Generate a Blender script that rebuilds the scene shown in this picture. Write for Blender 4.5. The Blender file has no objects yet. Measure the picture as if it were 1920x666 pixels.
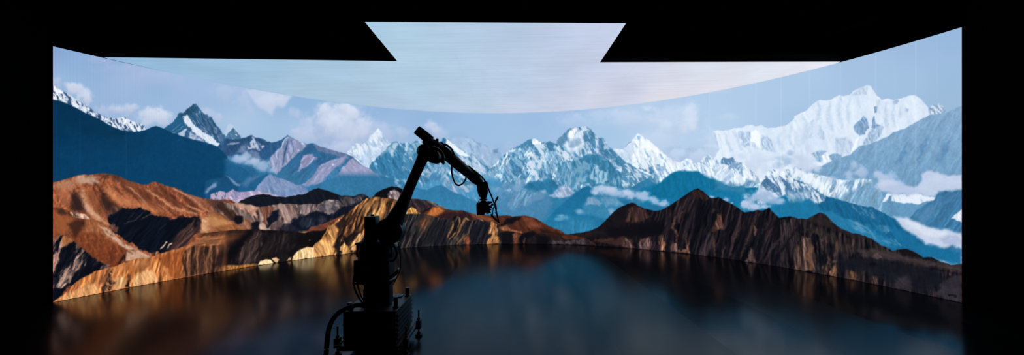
# LED volume stage: a curved LED wall and LED ceiling in a black studio, with a camera robot in front
import numpy as np
# ------------------------------------------------------------------ picture synthesis for the LED screens
PX0, PY0, PW, PH = 90, 40, 1724, 540          # picture frame (units: picture points)
_rs = np.random.RandomState(11)
LAT = _rs.rand(256, 256).astype(np.float32)

def vnoise(x, y, seed=0):
    x = x + seed * 17.31; y = y + seed * 9.77
    xi = np.floor(x).astype(np.int32); yi = np.floor(y).astype(np.int32)
    fx = (x - xi).astype(np.float32); fy = (y - yi).astype(np.float32)
    fx = fx * fx * (3 - 2 * fx); fy = fy * fy * (3 - 2 * fy)
    x0 = xi & 255; x1 = (xi + 1) & 255; y0 = yi & 255; y1 = (yi + 1) & 255
    a = LAT[y0, x0]; b = LAT[y0, x1]; c = LAT[y1, x0]; d = LAT[y1, x1]
    return (a + (b - a) * fx) * (1 - fy) + (c + (d - c) * fx) * fy

def fbm(x, y, seed=0, oct=4, gain=0.55):
    s = 0; a = 1; t = 0
    for i in range(oct):
        s = s + a * vnoise(x, y, seed + i * 3); t += a
        x = x * 2.03; y = y * 2.03; a *= gain
    return s / t

def rot(x, y, deg, ln, wd):
    c, s = np.cos(np.radians(deg)), np.sin(np.radians(deg))
    return (x * c + y * s) / ln, (-x * s + y * c) / wd

def sstep(a, b, x):
    t = np.clip((x - a) / (b - a), 0, 1)
    return t * t * (3 - 2 * t)

def hexc(h):
    return np.array([int(h[i:i + 2], 16) for i in (0, 2, 4)], np.float32) / 255

def sdist(X, Y, pts):
    """signed distance, positive inside"""
    n = len(pts); d2 = np.full(X.shape, 1e12, np.float32); ins = np.zeros(X.shape, bool)
    for i in range(n):
        x0, y0 = pts[i]; x1, y1 = pts[(i + 1) % n]
        ex, ey = x1 - x0, y1 - y0
        wx, wy = X - x0, Y - y0
        t = np.clip((wx * ex + wy * ey) / (ex * ex + ey * ey + 1e-9), 0, 1)
        dx, dy = wx - ex * t, wy - ey * t
        d2 = np.minimum(d2, dx * dx + dy * dy)
        if y0 != y1:
            c = ((y0 > Y) != (y1 > Y)) & (X < (x1 - x0) * (Y - y0) / (y1 - y0) + x0)
            ins ^= c
    d = np.sqrt(d2)
    return np.where(ins, d, -d)

def smooth(pts, closed=False, n=5):
    P = np.array(pts, float); N = len(P); out = []
    rng = range(N if closed else N - 1)
    for i in rng:
        if closed: p0, p1, p2, p3 = P[(i - 1) % N], P[i], P[(i + 1) % N], P[(i + 2) % N]
        else: p0, p1, p2, p3 = P[max(i - 1, 0)], P[i], P[i + 1], P[min(i + 2, N - 1)]
        for k in range(n):
            t = k / n
            out.append(tuple(0.5 * (2 * p1 + (p2 - p0) * t + (2 * p0 - 5 * p1 + 4 * p2 - p3) * t * t + (3 * p1 - p0 - 3 * p2 + p3) * t ** 3)))
    if not closed: out.append(tuple(P[-1]))
    return out

WIN = dict(A=(100, 150), B=(100, 300), C=(100, 420), D=(400, 200), E=(400, 340), F=(680, 220), G=(700, 330), H=(920, 220),
           I=(920, 330), J=(1200, 200), K=(1200, 340), L=(1490, 140), M=(1490, 290), N=(1490, 410))

class Painter:
    def __init__(self):
        self.img = np.zeros((PH, PW, 3), np.float32)
        self.Y, self.X = np.mgrid[PY0:PY0 + PH, PX0:PX0 + PW].astype(np.float32)
        self.masks = {}; self.seed = 1; self.solid = np.zeros((PH, PW), np.float32); self.near = np.zeros((PH, PW), np.float32)
    def box(self, pts, pad):
        xs = [p[0] for p in pts]; ys = [p[1] for p in pts]
        x0 = int(max(0, min(xs) - pad - PX0)); x1 = int(min(PW, max(xs) + pad + 1 - PX0))
        y0 = int(max(0, min(ys) - pad - PY0)); y1 = int(min(PH, max(ys) + pad + 1 - PY0))
        return slice(y0, max(y0, y1)), slice(x0, max(x0, x1))
    def warp(self, X, Y, w, wl):
        if w <= 0: return X, Y
        s = self.seed
        return (X + w * 2 * (fbm(X / wl, Y / wl, s, 3) - 0.5), Y + w * 2 * (fbm(X / wl, Y / wl, s + 50, 3) - 0.5))
    def shade(self, X, Y, col, k):
        c = np.broadcast_to(col, X.shape + (3,)).copy()
        x0, x1, y0, y1 = X.min(), X.max(), Y.min(), Y.max()
        if 'v' in k:
            t = ((Y - y0) / max(1, y1 - y0))[..., None]; c = c * (1 - t) + hexc(k['v']) * t
        if 'h' in k:
            t = ((X - x0) / max(1, x1 - x0))[..., None]; c = c * (1 - t) + hexc(k['h']) * t
        for key in ('m', 'm2'):
            if key in k:
                p = k[key].split(','); c2 = hexc(p[0]); fr, an, ln, wd = map(float, p[1:5]); hd = float(p[5]) if len(p) > 5 else 0.12
                self.seed += 7
                u, v = rot(*self.warp(X, Y, wd * .8, wd * 4), an, ln, wd)
                n = fbm(u, v, self.seed, 4, .6)
                hd *= 1.5; t = sstep(0.5 - hd, 0.5 + hd, n + (fr - .5) * .75)[..., None]
                c = c * (1 - t) + c2 * t
        for key in ('t', 't2'):
            if key in k:
                p = list(map(float, k[key].split(',')))
                am, an, ln, wd = p[:4]; lx = p[4] if len(p) > 4 else 1.0
                self.seed += 5
                am *= .8; Xw, Yw = self.warp(X, Y, wd * .7, wd * 4)
                dx, dy = wd * .4 * lx, wd * .2
                def hgt(x, y):
                    u, v = rot(x, y, an, ln * 2.2, wd * 2.2)
                    big = 1 - np.abs(2 * fbm(u, v, self.seed, 3, .5) - 1)
                    u, v = rot(x, y, an, ln, wd)
                    return 1.3 * big + .55 * fbm(u, v, self.seed + 31, 4, .6)
                r1 = hgt(Xw, Yw); r2 = hgt(Xw + dx, Yw + dy)
                r1 = r1 / 1.85 + .02
                f = (am * np.clip(1.7 * (r2 - r1 * 1.85 + .037) + .5 * (r1 - .62), -.9, .9))[..., None]
                c = np.where(f > 0, c + (np.sqrt(c) * .25 + .75 * c) * f * 1.3, c * np.clip(1 + f, .1, 1))
        return np.clip(c, 0, 1)
    def put(self, sl, al, c, k):
        al = al * float(k.get('a', 1))
        if 'clip' in k: al = al * self.masks[k['clip']][sl]
        al = al[..., None]
        self.img[sl] = self.img[sl] * (1 - al) + c * al
    def poly(self, pts, col, k):
        s = float(k.get('s', .8)); w = float(k.get('w', 1.5)); wl = float(k.get('wl', 7))
        if w >= 2 and 'clip' in k: w *= 1.7; wl *= 1.3
        if w >= 2 and 1.2 <= s < 3 and wl < 12 and not ('t' in k or 'm' in k): k = dict(k, t='.3,65,8,3')
        sl = self.box(pts, s * 2 + w * 2 + 2); X, Y = self.X[sl], self.Y[sl]
        if X.size == 0: return
        self.seed += 1
        Xw, Yw = self.warp(X, Y, w, wl)
        al = sstep(-s, s, sdist(Xw, Yw, pts))
        if 'name' in k:
            M = np.zeros((PH, PW), np.float32); M[sl] = al; self.masks[k['name']] = M
        if 'fb' in k:                                   # fade out towards the bottom (haze)
            p = list(map(float, k['fb'].split(','))); al = al * (1 - sstep(p[0], p[1], Y))
        if 'fi' in k:
            p = list(map(float, k['fi'].split(','))); al = al * sstep(p[0], p[1], X + 6 * (fbm(X / 9, Y / 9, 44, 3) - .5))
            if 'name' in k: self.masks[k['name']][sl] = al
        if 'fr' in k:
            p = list(map(float, k['fr'].split(','))); al = al * (1 - sstep(p[0], p[1], X))
            if 'name' in k: self.masks[k['name']][sl] = al
        if 'clip' not in k and wl < 12: self.solid[sl] = np.maximum(self.solid[sl], al * float(k.get('a', 1))); self.near[sl] = np.maximum(self.near[sl], al * float(k.get('a', 1)))
        self.put(sl, al, self.shade(X, Y, col, k), k)
    def hill(self, pts, col, k):
        if 'cr' in k: pts = smooth(pts)
        b = float(k.get('b', 600))
        self.poly(list(pts) + [(pts[-1][0], b), (pts[0][0], b)], col, k)
    def line(self, pts, col, k):
        pts = smooth(pts, n=4) if len(pts) > 2 else pts
        W = list(map(float, k.get('W', '1.5,0.8').split(','))); w0, w1 = W[0], W[-1]
        s = float(k.get('s', .8)); w = float(k.get('w', 1)); sl = self.box(pts, max(w0, w1) + s * 2 + w * 2 + 2); X, Y = self.X[sl], self.Y[sl]
        if X.size == 0: return
        self.seed += 1
        Xw, Yw = self.warp(X, Y, w, float(k.get('wl', 6)))
        al = np.zeros(X.shape, np.float32); n = len(pts) - 1
        for i in range(n):
            x0, y0 = pts[i]; x1, y1 = pts[i + 1]; ex, ey = x1 - x0, y1 - y0
            t = np.clip(((Xw - x0) * ex + (Yw - y0) * ey) / (ex * ex + ey * ey + 1e-9), 0, 1)
            d = np.hypot(Xw - x0 - ex * t, Yw - y0 - ey * t)
            q = (i + t) / n; wd = (w0 + (w1 - w0) * q) / 2 * (1.15 * np.sqrt(np.clip(4 * q * (1 - q), .02, 1)))
            al = np.maximum(al, 1 - sstep(wd - s, wd + s, d))
        al = al * np.clip(.25 + 1.3 * fbm(X / 5, Y / 5, self.seed + 9, 3), 0, 1)
        self.put(sl, al, self.shade(X, Y, col, k), k)
    def puff(self, pts, col, k):
        """cloud: pairs of (centre), (radii)"""
        rag = float(k.get('rag', .72)); wl = float(k.get('wl', 14))
        for i in range(0, len(pts), 2):
            (cx, cy), (rx, ry) = pts[i], pts[i + 1]
            sl = self.box([(cx - rx * 1.6, cy - ry * 1.6), (cx + rx * 1.6, cy + ry * 1.6)], 4); X, Y = self.X[sl], self.Y[sl]
            if X.size == 0: continue
            n = fbm(X / wl, Y / wl, self.seed + 3, 5, .6)
            r = np.hypot((X - cx) / rx, (Y - cy) / ry) + (n - .5) * rag * 2
            al = 1 - sstep(float(k.get('in', .2)), 1.15, r)
            self.solid[sl] *= 1 - al
            sh = np.clip((cy - Y) / ry, -1, 1)[..., None] * .035
            self.put(sl, al, np.clip(self.shade(X, Y, col, k) + sh, 0, 1), k)
        self.seed += 1

def grain(P):
    X, Y = P.X, P.Y
    g = (fbm(X / 2.6, Y / 2.6, 71, 3, .7) - .5) * .16 + (fbm(X / 9 + Y / 30, Y / 13 - X / 26, 90, 3, .6) - .5) * .12
    g = (g * P.solid * (1 - .65 * sstep(.68, .88, P.img.mean(2))))[..., None]
    P.img = np.clip(P.img * (1 + g), 0, 1)

def contrast(P):
    c = P.img; L = c.mean(2, keepdims=True)
    g = 1.10 * np.clip(c, 0, 1) ** 1.27
    g = g + (1 - sstep(.0, .28, L)) * np.array([-.012, -.004, .012], np.float32)
    L2 = g.mean(2, keepdims=True); g = L2 + .84 * (g - L2)
    m = P.near[..., None]
    P.img = np.clip(c * (1 - m) + g * m, 0, 1)

def run(P, data):
    for ln in data.strip().splitlines():
        ln = ln.strip()
        if not ln or ln[0] == '#': continue
        head, _, body = ln.partition(':')
        f = head.split(); op, win, col = f[0], f[1], hexc(f[2])
        k = {}
        for it in f[3:]:
            a, _, b = it.partition('='); k[a] = b
        v = list(map(float, body.split()))
        P2 = list(zip(v[0::2], v[1::2]))
        if win != 'P':
            ox, oy = WIN[win]; z = 4.0125
            if op == 'puff': P2 = [((x / z + ox, y / z + oy) if i % 2 == 0 else (x / z, y / z)) for i, (x, y) in enumerate(P2)]
            else: P2 = [(x / z + ox, y / z + oy) for x, y in P2]
        getattr(P, op)(P2, col, k)

def idw(X, Y, samples, p=2.4):
    num = 0; den = 0
    for x, y, h in samples:
        w = 1 / (((X - x) ** 2 + ((Y - y) * 1.5) ** 2) + 300) ** (p / 2)
        num = num + w[..., None] * hexc(h); den = den + w
    return num / den[..., None]

# ---- what the LED wall shows (traced shapes in picture points)
FG='''
# =================== right brown range
hill I 1f181d w=1.3 wl=6 name=br s=.8 t=.5,100,24,6: 520 455 545 450 600 440 680 427 750 413 820 380 870 330 930 270 965 238 1000 225 1035 210 1060 203 1085 208 1100 220 1150 245 1200 258 1240 265 1284 258 1330 250
hill K 2a2227 w=1.3 wl=6 name=br2 s=.8 t=.9,104,40,5,.9 m=0f1017,.45,104,40,6,.14: -30 185 0 190 30 205 80 220 150 225 200 195 270 150 340 103 400 65 435 52 470 75 500 100 535 130 590 120 640 145 700 175 750 210 785 237 860 225 878 213 910 220 945 213 972 201 1000 230 1050 275 1130 265 1190 280 1330 292
hill M 372d2f w=1.3 wl=6 name=br3 s=.8 t=.9,85,36,5,.9 m=101118,.45,85,30,6,.14: -110 490 0 480 90 488 130 465 165 445 190 434 230 450 290 510 350 560 430 590 520 608 580 635 650 680 740 725 830 706 880 722 970 775 1030 772 1090 800 1180 830 1270 818
poly I 231c22 clip=br s=5 w=3 t=.4,30,24,6: 540 452 700 428 820 382 930 270 1060 205 1060 300 1000 400 900 460 700 470
poly I 3b2a28 clip=br s=4 w=2 a=.7: 560 452 680 430 780 410 860 430 760 450 640 462
poly I 4a3231 clip=br s=3 w=3 t=.6,80,20,5: 1040 260 1100 225 1160 250 1200 300 1160 340 1080 350 1010 340
line I 6b4a44 clip=br W=3,5 a=.7 s=2: 1050 270 1040 310 1025 345
poly I 1b161b clip=br s=6 w=3: 880 380 1000 390 1100 360 1300 330 1300 440 1000 460 880 450
poly I 4a312e clip=br s=3 w=3 t=.4,10,20,4: 760 490 860 470 960 465 1060 470 1070 500 1040 530 960 520 860 505
poly I 5a4542 clip=br s=2 w=3 t=.9,60,8,4: 990 520 1010 480 1050 490 1090 540 1040 545
poly K 6a5251 clip=br2 s=2 w=3 t=.9,80,10,4: 0 430 60 425 90 460 80 515 30 520 0 500
poly K 35292d clip=br2 s=5 w=3 a=.8 t=.7,110,30,6: 290 180 400 75 440 60 440 150 400 230 330 250 260 300 230 260
poly K 3c2a25 clip=br2 s=3 w=3 t=.7,70,20,5: 385 78 435 54 500 105 530 132 500 150 450 120 420 130 390 110
poly K 15131a clip=br2 s=6 w=4 a=.85: 430 140 455 160 460 240 440 330 420 400 400 470 380 540 390 420 420 300 425 220
poly K 15131a clip=br2 s=6 w=4 a=.8: 0 330 120 320 200 340 150 400 60 410 0 400
line K 80594a clip=br2 W=5,3 s=2.5 w=3 a=.85: 265 265 260 310 245 350 280 410 270 470
line K 80594a clip=br2 W=3,2 s=2 w=3 a=.8: 318 230 300 290 300 320
line K 80594a clip=br2 W=3,4 s=2 w=3 a=.85: 350 390 350 440 345 480
poly K 92684f clip=br2 s=2 w=3 a=.9 t=.8,90,14,4: 150 410 165 405 185 470 182 525 140 520 145 450
poly K 7a5c52 clip=br2 s=2 w=3 a=.9 t=.8,90,14,4: 228 500 260 460 290 480 295 520 240 535
poly K 8c6450 clip=br2 s=2 w=3 a=.95 t=.8,90,14,4: 290 540 320 510 345 515 365 460 374 550
poly K 6d4c42 clip=br2 s=3 w=3 a=.9 t=.7,75,16,4: 545 375 570 300 590 250 615 270 628 360 600 360
line K 9a6a54 clip=br2 W=3,2 s=2 w=2 a=.8: 598 255 612 300 620 350
line K 5a4140 clip=br2 W=4,3 s=2.5 w=3 a=.8: 560 200 535 240
line K 7a5245 clip=br2 W=3,3 s=2 w=2 a=.85: 555 430 558 500 565 570
poly K 4f4147 clip=br2 s=4 w=3 a=.8 t=.8,105,24,5: 440 540 480 470 530 390 550 380 540 460 520 540 500 570
line K 6f5350 clip=br2 W=3,3 s=2 w=2 a=.8: 640 480 625 540 620 585
line K 5f4a4a clip=br2 W=4,3 s=2.5 w=3 a=.7: 760 290 745 370 700 460 680 560
line K 8a6350 clip=br2 W=4,3 s=2 w=2 a=.9: 855 330 868 370 860 410
line K 5f4944 clip=br2 W=5,3 s=2.5 w=3 a=.8: 880 240 850 330 800 460 750 590
line K 6a4f48 clip=br2 W=5,4 s=2.5 w=3 a=.8: 955 290 940 350 910 400
line K 4d3f43 clip=br2 W=4,4 s=2.5 w=3 a=.8: 1120 340 1060 430 980 520 930 620
line K 554446 clip=br2 W=4,3 s=2.5 w=3 a=.8: 1000 340 950 430 900 560
poly K 66504d clip=br2 s=3 w=3 a=.9 t=.8,85,16,4: 790 600 820 530 840 500 860 560 870 620
line K 15141b clip=br2 W=4,6 s=3 w=3 a=.8: 720 270 660 350 610 430 590 580
line K 15141b clip=br2 W=4,6 s=3 w=3 a=.8: 830 300 800 380 760 480 720 600
line K 14131a clip=br2 W=8,8 s=4 w=3 a=.8: 960 260 920 420 880 600
line K 15141b clip=br2 W=4,6 s=3 w=3 a=.8: 1200 330 1130 430 1040 560 1000 640
poly K 4a3d42 clip=br2 s=3 w=3 a=.85 t=.9,95,20,5: 1160 560 1200 500 1240 440 1284 420 1284 660 1180 660
poly N 5a463f clip=br3 s=3 w=3 t=.9,80,24,6: 0 250 40 180 80 135 120 160 140 230 160 310 155 400 60 390 0 385
line N 8a5e3e clip=br3 W=4,6 s=2 w=3 a=.85: 110 190 120 240 90 280 120 330 125 400
poly N 3d3433 clip=br3 s=4 w=3 a=.8 t=.7,85,24,6: 60 90 200 70 300 120 330 180 420 200 500 240 540 250 400 260 330 240 250 160 150 110
poly N 3a2e2d clip=br3 s=4 w=2 a=.7 t=.6,60,24,6: 90 20 200 -30 290 30 400 85 520 112 600 150 560 160 400 130 280 80
line N 6b5248 clip=br3 W=4,3 s=2 w=3 a=.8: 205 150 200 200 215 240
line N 6b5248 clip=br3 W=4,4 s=2 w=3 a=.8: 240 140 240 200
line N 725845 clip=br3 W=5,5 s=2 w=3 a=.8: 310 170 318 230 300 290
poly N 5d473f clip=br3 s=3 w=3 t=.9,90,12,4: 200 430 215 370 240 350 240 270 260 290 250 380 240 430
poly N 7a5843 clip=br3 s=3 w=3 a=.9 t=.9,90,12,4: 255 430 275 370 320 350 320 440
poly N 6b4c3c clip=br3 s=3 w=3 a=.9 t=.9,80,12,4: 400 460 405 400 430 385 470 430 470 465
poly N 5f463f clip=br3 s=3 w=3 a=.8 t=.9,80,12,4: 570 490 590 430 620 430 625 500
puff N 6a5b60 clip=br3 a=.7: 290 325 30 14
poly N 242832 clip=br3 s=6 w=4 a=.85 m=20202a,.5,20,24,8: 330 300 560 290 700 300 850 340 1100 380 1120 470 1000 560 860 540 740 510 600 420 400 380 330 420
poly N 4a3f42 clip=br3 s=4 w=3 a=.9 t=.6,20,20,4: 480 240 600 230 740 250 840 270 900 300 1050 320 1260 355 1260 410 1100 380 900 340 760 320 620 290 500 280
poly N 6a5458 clip=br3 s=2 w=3 a=.8: 570 272 620 268 665 292 620 300
poly N 241b1d clip=br3 s=3 w=2 a=.9: 760 235 835 222 880 240 960 285 880 290 820 280
poly N 473d45 clip=br3 s=5 w=3 a=.85 t=.5,40,24,6: 740 520 780 440 840 430 880 480 860 545
poly N 433d48 clip=br3 s=5 w=3 a=.85 t=.5,20,24,6: 1050 580 1120 480 1180 440 1262 430 1262 640
poly N 100f14 clip=br3 s=2 w=3 a=.8: 555 330 610 335 605 358 560 352
poly N 100f14 clip=br3 s=2 w=3 a=.8: 640 425 680 432 660 445
poly N 100f14 clip=br3 s=2 w=3 a=.8: 1160 570 1230 575 1210 592 1170 590
poly N 100f14 clip=br3 s=2 w=3 a=.8: 1140 425 1170 430 1160 445
line N 121218 clip=br3 W=2,2 s=2 w=2 a=.8: 990 370 1100 385 1262 425
# =================== far shore, middle
hill G 4a3a3c w=1.3 wl=6 s=.8 t=.5,70,16,5 m=2a262e,.4,60,18,6: 230 200 285 172 350 178 410 184 440 195 500 225 560 248 600 258 680 262 720 278 760 290
poly G c9a797 s=3 w=2 a=.75: 410 190 440 197 500 228 560 250 520 245 450 215
hill G 6a3d2a w=1.3 wl=6 s=.8 t=.5,60,16,5 b=470: 345 280 380 255 410 235 440 232 500 235 540 255 600 265 660 265 720 280 760 290 850 298 920 300 1010 296 1060 310 1110 305 1140 298 1200 312 1250 335 1300 370 1420 415 1440 440
hill I 5c3323 w=1.3 wl=6 s=.8 t=.45,45,18,5 name=mr1: -60 330 0 300 60 302 120 296 165 308 200 305 250 298 300 312 360 335 440 380 520 425 580 440 700 462 770 500 800 530
poly G c07338 s=2.5 w=2 t=.4,60,14,4: 405 290 440 240 500 238 535 262 500 290 460 305
poly G 251d22 s=2 w=2: 345 275 400 245 440 230 430 250 390 275 360 285
poly G 38242a s=2.5 w=2 a=.9: 480 305 540 272 620 270 700 272 760 310 740 340 640 320 560 325 500 320
poly G 8f5436 s=3 w=2 a=.85 t=.4,20,16,4: 730 285 800 295 880 310 910 340 860 345 800 320 750 310
poly I 1c171c clip=mr1 s=2.5 w=2: 70 370 130 325 190 308 235 308 215 335 160 355 100 378
poly I 7f4630 clip=mr1 s=3 w=3 a=.9 t=.5,45,14,4: 230 305 260 300 330 330 390 365 380 400 310 390 260 350
poly I 9c6248 clip=mr1 s=3 w=3 a=.5: 290 340 330 350 350 380 310 385
poly I 2f1d1c clip=mr1 s=4 w=2 a=.8: 380 400 480 425 560 440 520 450 440 440 370 430
poly I 5a3527 clip=mr1 s=3 w=2 a=.8: 130 380 220 400 290 420 250 430 160 410
poly I a06a48 clip=mr1 s=2 w=2 a=.9 t=.5,70,12,4: 60 395 120 372 160 395 240 430 190 435 130 420 90 415
hill I 2a2123 w=1.5 wl=6 s=.8 t=.6,70,14,5 name=sh: 60 440 80 420 130 415 190 425 220 440 260 430 320 410 350 432 420 440 480 445 530 458 570 475 640 478 700 470 740 480 770 515 800 525
poly I 1a171d clip=sh s=2.5 w=2: 75 510 85 430 130 418 165 430 170 470 140 515
poly I 7a4c38 clip=sh s=2 w=2 t=.8,95,10,4: 165 440 195 430 225 445 210 480 205 515 160 515 175 480
poly I 17151b clip=sh s=2.5 w=2: 215 515 220 450 270 430 320 412 330 440 280 470 265 515
line I 6b4a3c clip=sh W=3,3 s=1.5 w=2 a=.9: 255 465 250 510
poly I 19161b clip=sh s=3 w=2: 340 515 360 450 420 445 440 470 420 515
poly I 3f2a22 clip=sh s=3 w=2 a=.8: 420 445 500 450 560 475 500 490 450 480
poly I 574b50 clip=sh s=2 w=3 t=.7,30,10,4 m=2a2428,.4,60,8,4: 430 515 470 490 540 480 620 482 700 474 745 485 765 520 600 520
line I 15131a W=2,2 s=1.5 w=2: 360 518 600 518 780 530
'''
FG+='''
# =================== left: rust coloured range
hill B a25f3b w=1.5 wl=6 s=.9 name=rm1 m=74422d,.36,48,36,8 t=.5,50,30,8 t2=.3,0,4,4 h=9a5a3c: -40 180 0 170 60 150 130 138 180 116 230 111 300 110 360 101 420 107 490 119 540 145 600 165 660 184 710 185 740 170 760 164 810 179 860 198 930 214 1000 250 1080 276 1160 294 1250 299 1284 296 1340 300 1400 340 1500 420 1600 500
poly B 5a3a30 clip=rm1 s=4 w=3 a=.85 t=.5,30,12,5: 330 108 420 106 500 122 560 160 520 165 440 140 380 130
poly B 8c543a clip=rm1 s=4 w=3 a=.7: 500 130 600 170 700 190 640 215 560 200 500 165
poly B 884e33 clip=rm1 s=6 w=3 a=.8 t=.3,45,30,8: 500 180 640 220 760 290 840 350 760 370 640 310 540 240
poly B cb8458 clip=rm1 s=8 w=3 a=.7 t=.3,40,34,8: 420 220 560 270 700 330 820 390 780 410 640 360 520 350 440 290
poly B cfae9b clip=rm1 s=5 w=3 a=.8 m=9c705a,.3,30,8,4: 150 150 200 118 280 125 340 150 350 180 260 180 190 170
poly B bf8f72 clip=rm1 s=6 w=3 a=.7: 0 190 140 145 180 180 130 230 60 220 0 215
poly B b87450 clip=rm1 s=5 w=3 a=.7 t=.3,60,24,7: 20 230 100 210 130 260 110 340 90 360 50 300
poly B 3f2a28 clip=rm1 s=6 w=3 a=.9: 150 245 185 255 205 300 245 365 240 395 200 390 140 385 130 320
poly B 3f2a28 clip=rm1 s=7 w=3 a=.85: 355 250 400 285 450 320 465 345 440 385 410 420 385 380 360 320
poly B 8a5236 clip=rm1 s=5 w=3 a=.7 t=.4,70,28,6: 240 240 320 250 370 350 410 430 400 450 330 380 280 330
line B cf9a76 clip=rm1 W=14,10 s=4 w=2 a=.9: 215 215 235 300 270 370 330 430 410 485
line B d9b096 clip=rm1 W=6,3 s=3 w=2 a=.8: 240 330 280 390 350 440
line B c98a5f clip=rm1 W=8,4 s=4 w=2 a=.7: 380 210 440 260 520 330
line B dba883 clip=rm1 W=3,3 s=2 w=2 a=.8: 690 220 760 260 840 320 900 360 960 390
line B e0b494 clip=rm1 W=3,3 s=2 w=2 a=.8: 900 215 980 255 1040 290 1120 345
line B dba883 clip=rm1 W=3,2 s=2 w=2 a=.8: 1000 340 1080 375 1150 390
line B 6e3f2b clip=rm1 W=6,4 s=3 w=2 a=.7: 760 240 860 290 960 360
line B 6e3f2b clip=rm1 W=4,3 s=3 w=2 a=.6: 700 250 740 300
line B 7a4630 clip=rm1 W=5,3 s=3 w=2 a=.7: 960 280 1050 330 1150 400
poly B 6b4032 clip=rm1 s=5 w=3 a=.8: 1130 300 1284 300 1360 330 1340 400 1250 390 1180 340
poly B a87058 clip=rm1 s=4 w=3 a=.7 t=.4,20,10,4: 1000 250 1080 280 1150 310 1180 360 1100 330 1020 290
poly E c69478 clip=rm1 s=3 w=3 a=.8 t=.4,60,20,5: 80 165 180 170 260 200 330 250 280 270 200 220 120 190
poly B c4946c clip=rm1 s=4 w=3 t=.5,25,20,5 m=8f5c3c,.35,20,16,5: 1100 450 1120 425 1180 418 1284 430 1360 460 1340 540 1200 545 1100 560 1060 560 1090 500
line B e3b795 clip=rm1 W=2,2 s=1.5 w=2 a=.7: 560 200 640 260 700 330
line B e3b795 clip=rm1 W=2,1 s=1.5 w=2 a=.6: 780 330 840 370 880 400
line B 5f3524 clip=rm1 W=4,2 s=2 w=2 a=.7: 520 190 600 260 660 330
line B 5f3524 clip=rm1 W=4,2 s=2.5 w=2 a=.7: 850 230 950 320 1050 390
line B 5f3524 clip=rm1 W=3,2 s=2.5 w=2 a=.6: 440 180 500 240 560 300
line B 5f3524 clip=rm1 W=3,2 s=2 w=2 a=.7: 300 200 340 300 380 370
line B d8a780 clip=rm1 W=3,2 s=2 w=2 a=.7: 900 350 1000 390 1090 410
line B d8a780 clip=rm1 W=2,2 s=2 w=2 a=.7: 1080 330 1180 390 1260 420
poly B 6a3d2b clip=rm1 s=6 w=4 a=.6: 620 200 700 215 740 280 720 320 660 280
poly B 6a3d2b clip=rm1 s=6 w=4 a=.5: 740 190 800 190 880 250 930 320 860 300 790 240
# crag patch and ridge left
poly B 5f4238 clip=rm1 s=3 w=3 t=.7,60,14,5: 410 420 440 355 510 345 530 360 500 400 460 415
poly B 121826 clip=rm1 s=1.6 w=3 wl=6 t=.5,130,34,7 name=shd: 405 430 470 405 515 355 560 360 600 372 640 358 690 372 740 405 790 422 840 432 900 440 970 430 1060 432 1095 430 1090 490 1030 540 960 600 900 650 860 700 700 690 640 660 560 610 490 560 430 520 420 480
line B 5f5558 clip=shd W=2,1 s=1.2 w=3 a=.8: 690 380 640 430 570 470 530 480
line B 7a6a68 clip=shd W=2,1 s=1.2 w=2 a=.8: 750 405 690 430 650 450
line B 565058 clip=shd W=1.5,1 s=1.2 w=3 a=.7: 620 400 560 440
line B 4d4850 clip=shd W=2,1 s=1.2 w=3 a=.6: 900 450 830 490 790 530
poly B 4b3534 s=2.5 w=3 t=.7,125,34,6 clip=rm1: 860 680 900 600 970 520 1030 460 1090 432 1120 470 1110 520 1040 600 960 680
poly B 10131e clip=rm1 s=2.5 w=3 a=.85: 960 520 1020 440 1060 432 1000 500
poly B 10131e clip=rm1 s=2.5 w=3 a=.85: 1050 520 1075 430 1100 440 1090 490
poly B 10131e clip=rm1 s=2.5 w=3 a=.9: 860 460 970 430 960 460 900 520 840 560
line C e8cdb0 W=3,2 s=1.2 w=2: 855 135 830 165 805 190
line C e8cdb0 W=3,2 s=1.2 w=2: 900 145 875 160 855 185
line C d8b59a W=3,2 s=1.2 w=2: 785 205 765 235
poly B 6d4a42 clip=rm1 s=2 w=3 t=.5,60,10,4: 415 520 440 480 490 510 480 545
# lower left spur
hill B 93522f w=1.5 wl=6 s=.9 name=sp3 t=.45,45,16,6 m=5c3626,.35,50,14,6: -40 355 0 358 60 362 110 378 160 392 200 405 240 402 280 435 340 460 400 510 450 545 490 590 540 630 600 655 660 690 740 730
poly B 4f352c clip=sp3 s=3 w=3 a=.8: 30 360 80 370 110 400 90 420 50 410
poly B c9a48e clip=sp3 s=1.5 w=2.5 t=.6,40,8,4 m=5b443f,.35,60,8,4: 130 400 170 392 240 405 285 440 230 445 190 435 140 425
poly B a9653b clip=sp3 s=5 w=3 a=.8: 0 420 100 420 180 450 140 540 60 560 0 540
poly B 4c2c22 clip=sp3 s=5 w=3 a=.85: 110 470 220 450 240 480 200 540 170 600 120 530
poly B a0653f clip=sp3 s=5 w=3 t=.35,60,10,5: 260 450 340 460 420 530 490 600 440 640 300 600 220 540
poly C 92512f clip=sp3 s=4 w=3 t=.35,50,8,5 v=7d4024: 170 120 240 60 320 60 460 150 550 215 480 310 420 312 330 260 260 215
poly C cda68c clip=sp3 s=2.5 w=2.5 m=8a6149,.35,40,8,4: 340 10 400 30 490 90 560 150 640 190 745 245 690 250 600 225 520 170 440 120
poly C 33201f clip=sp3 s=3 w=2: 480 310 520 250 550 212 545 250 520 285 500 305
poly C c39c84 clip=sp3 s=2 w=2 t=.4,20,12,4: 555 215 640 228 745 245 600 272 538 285
'''
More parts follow.
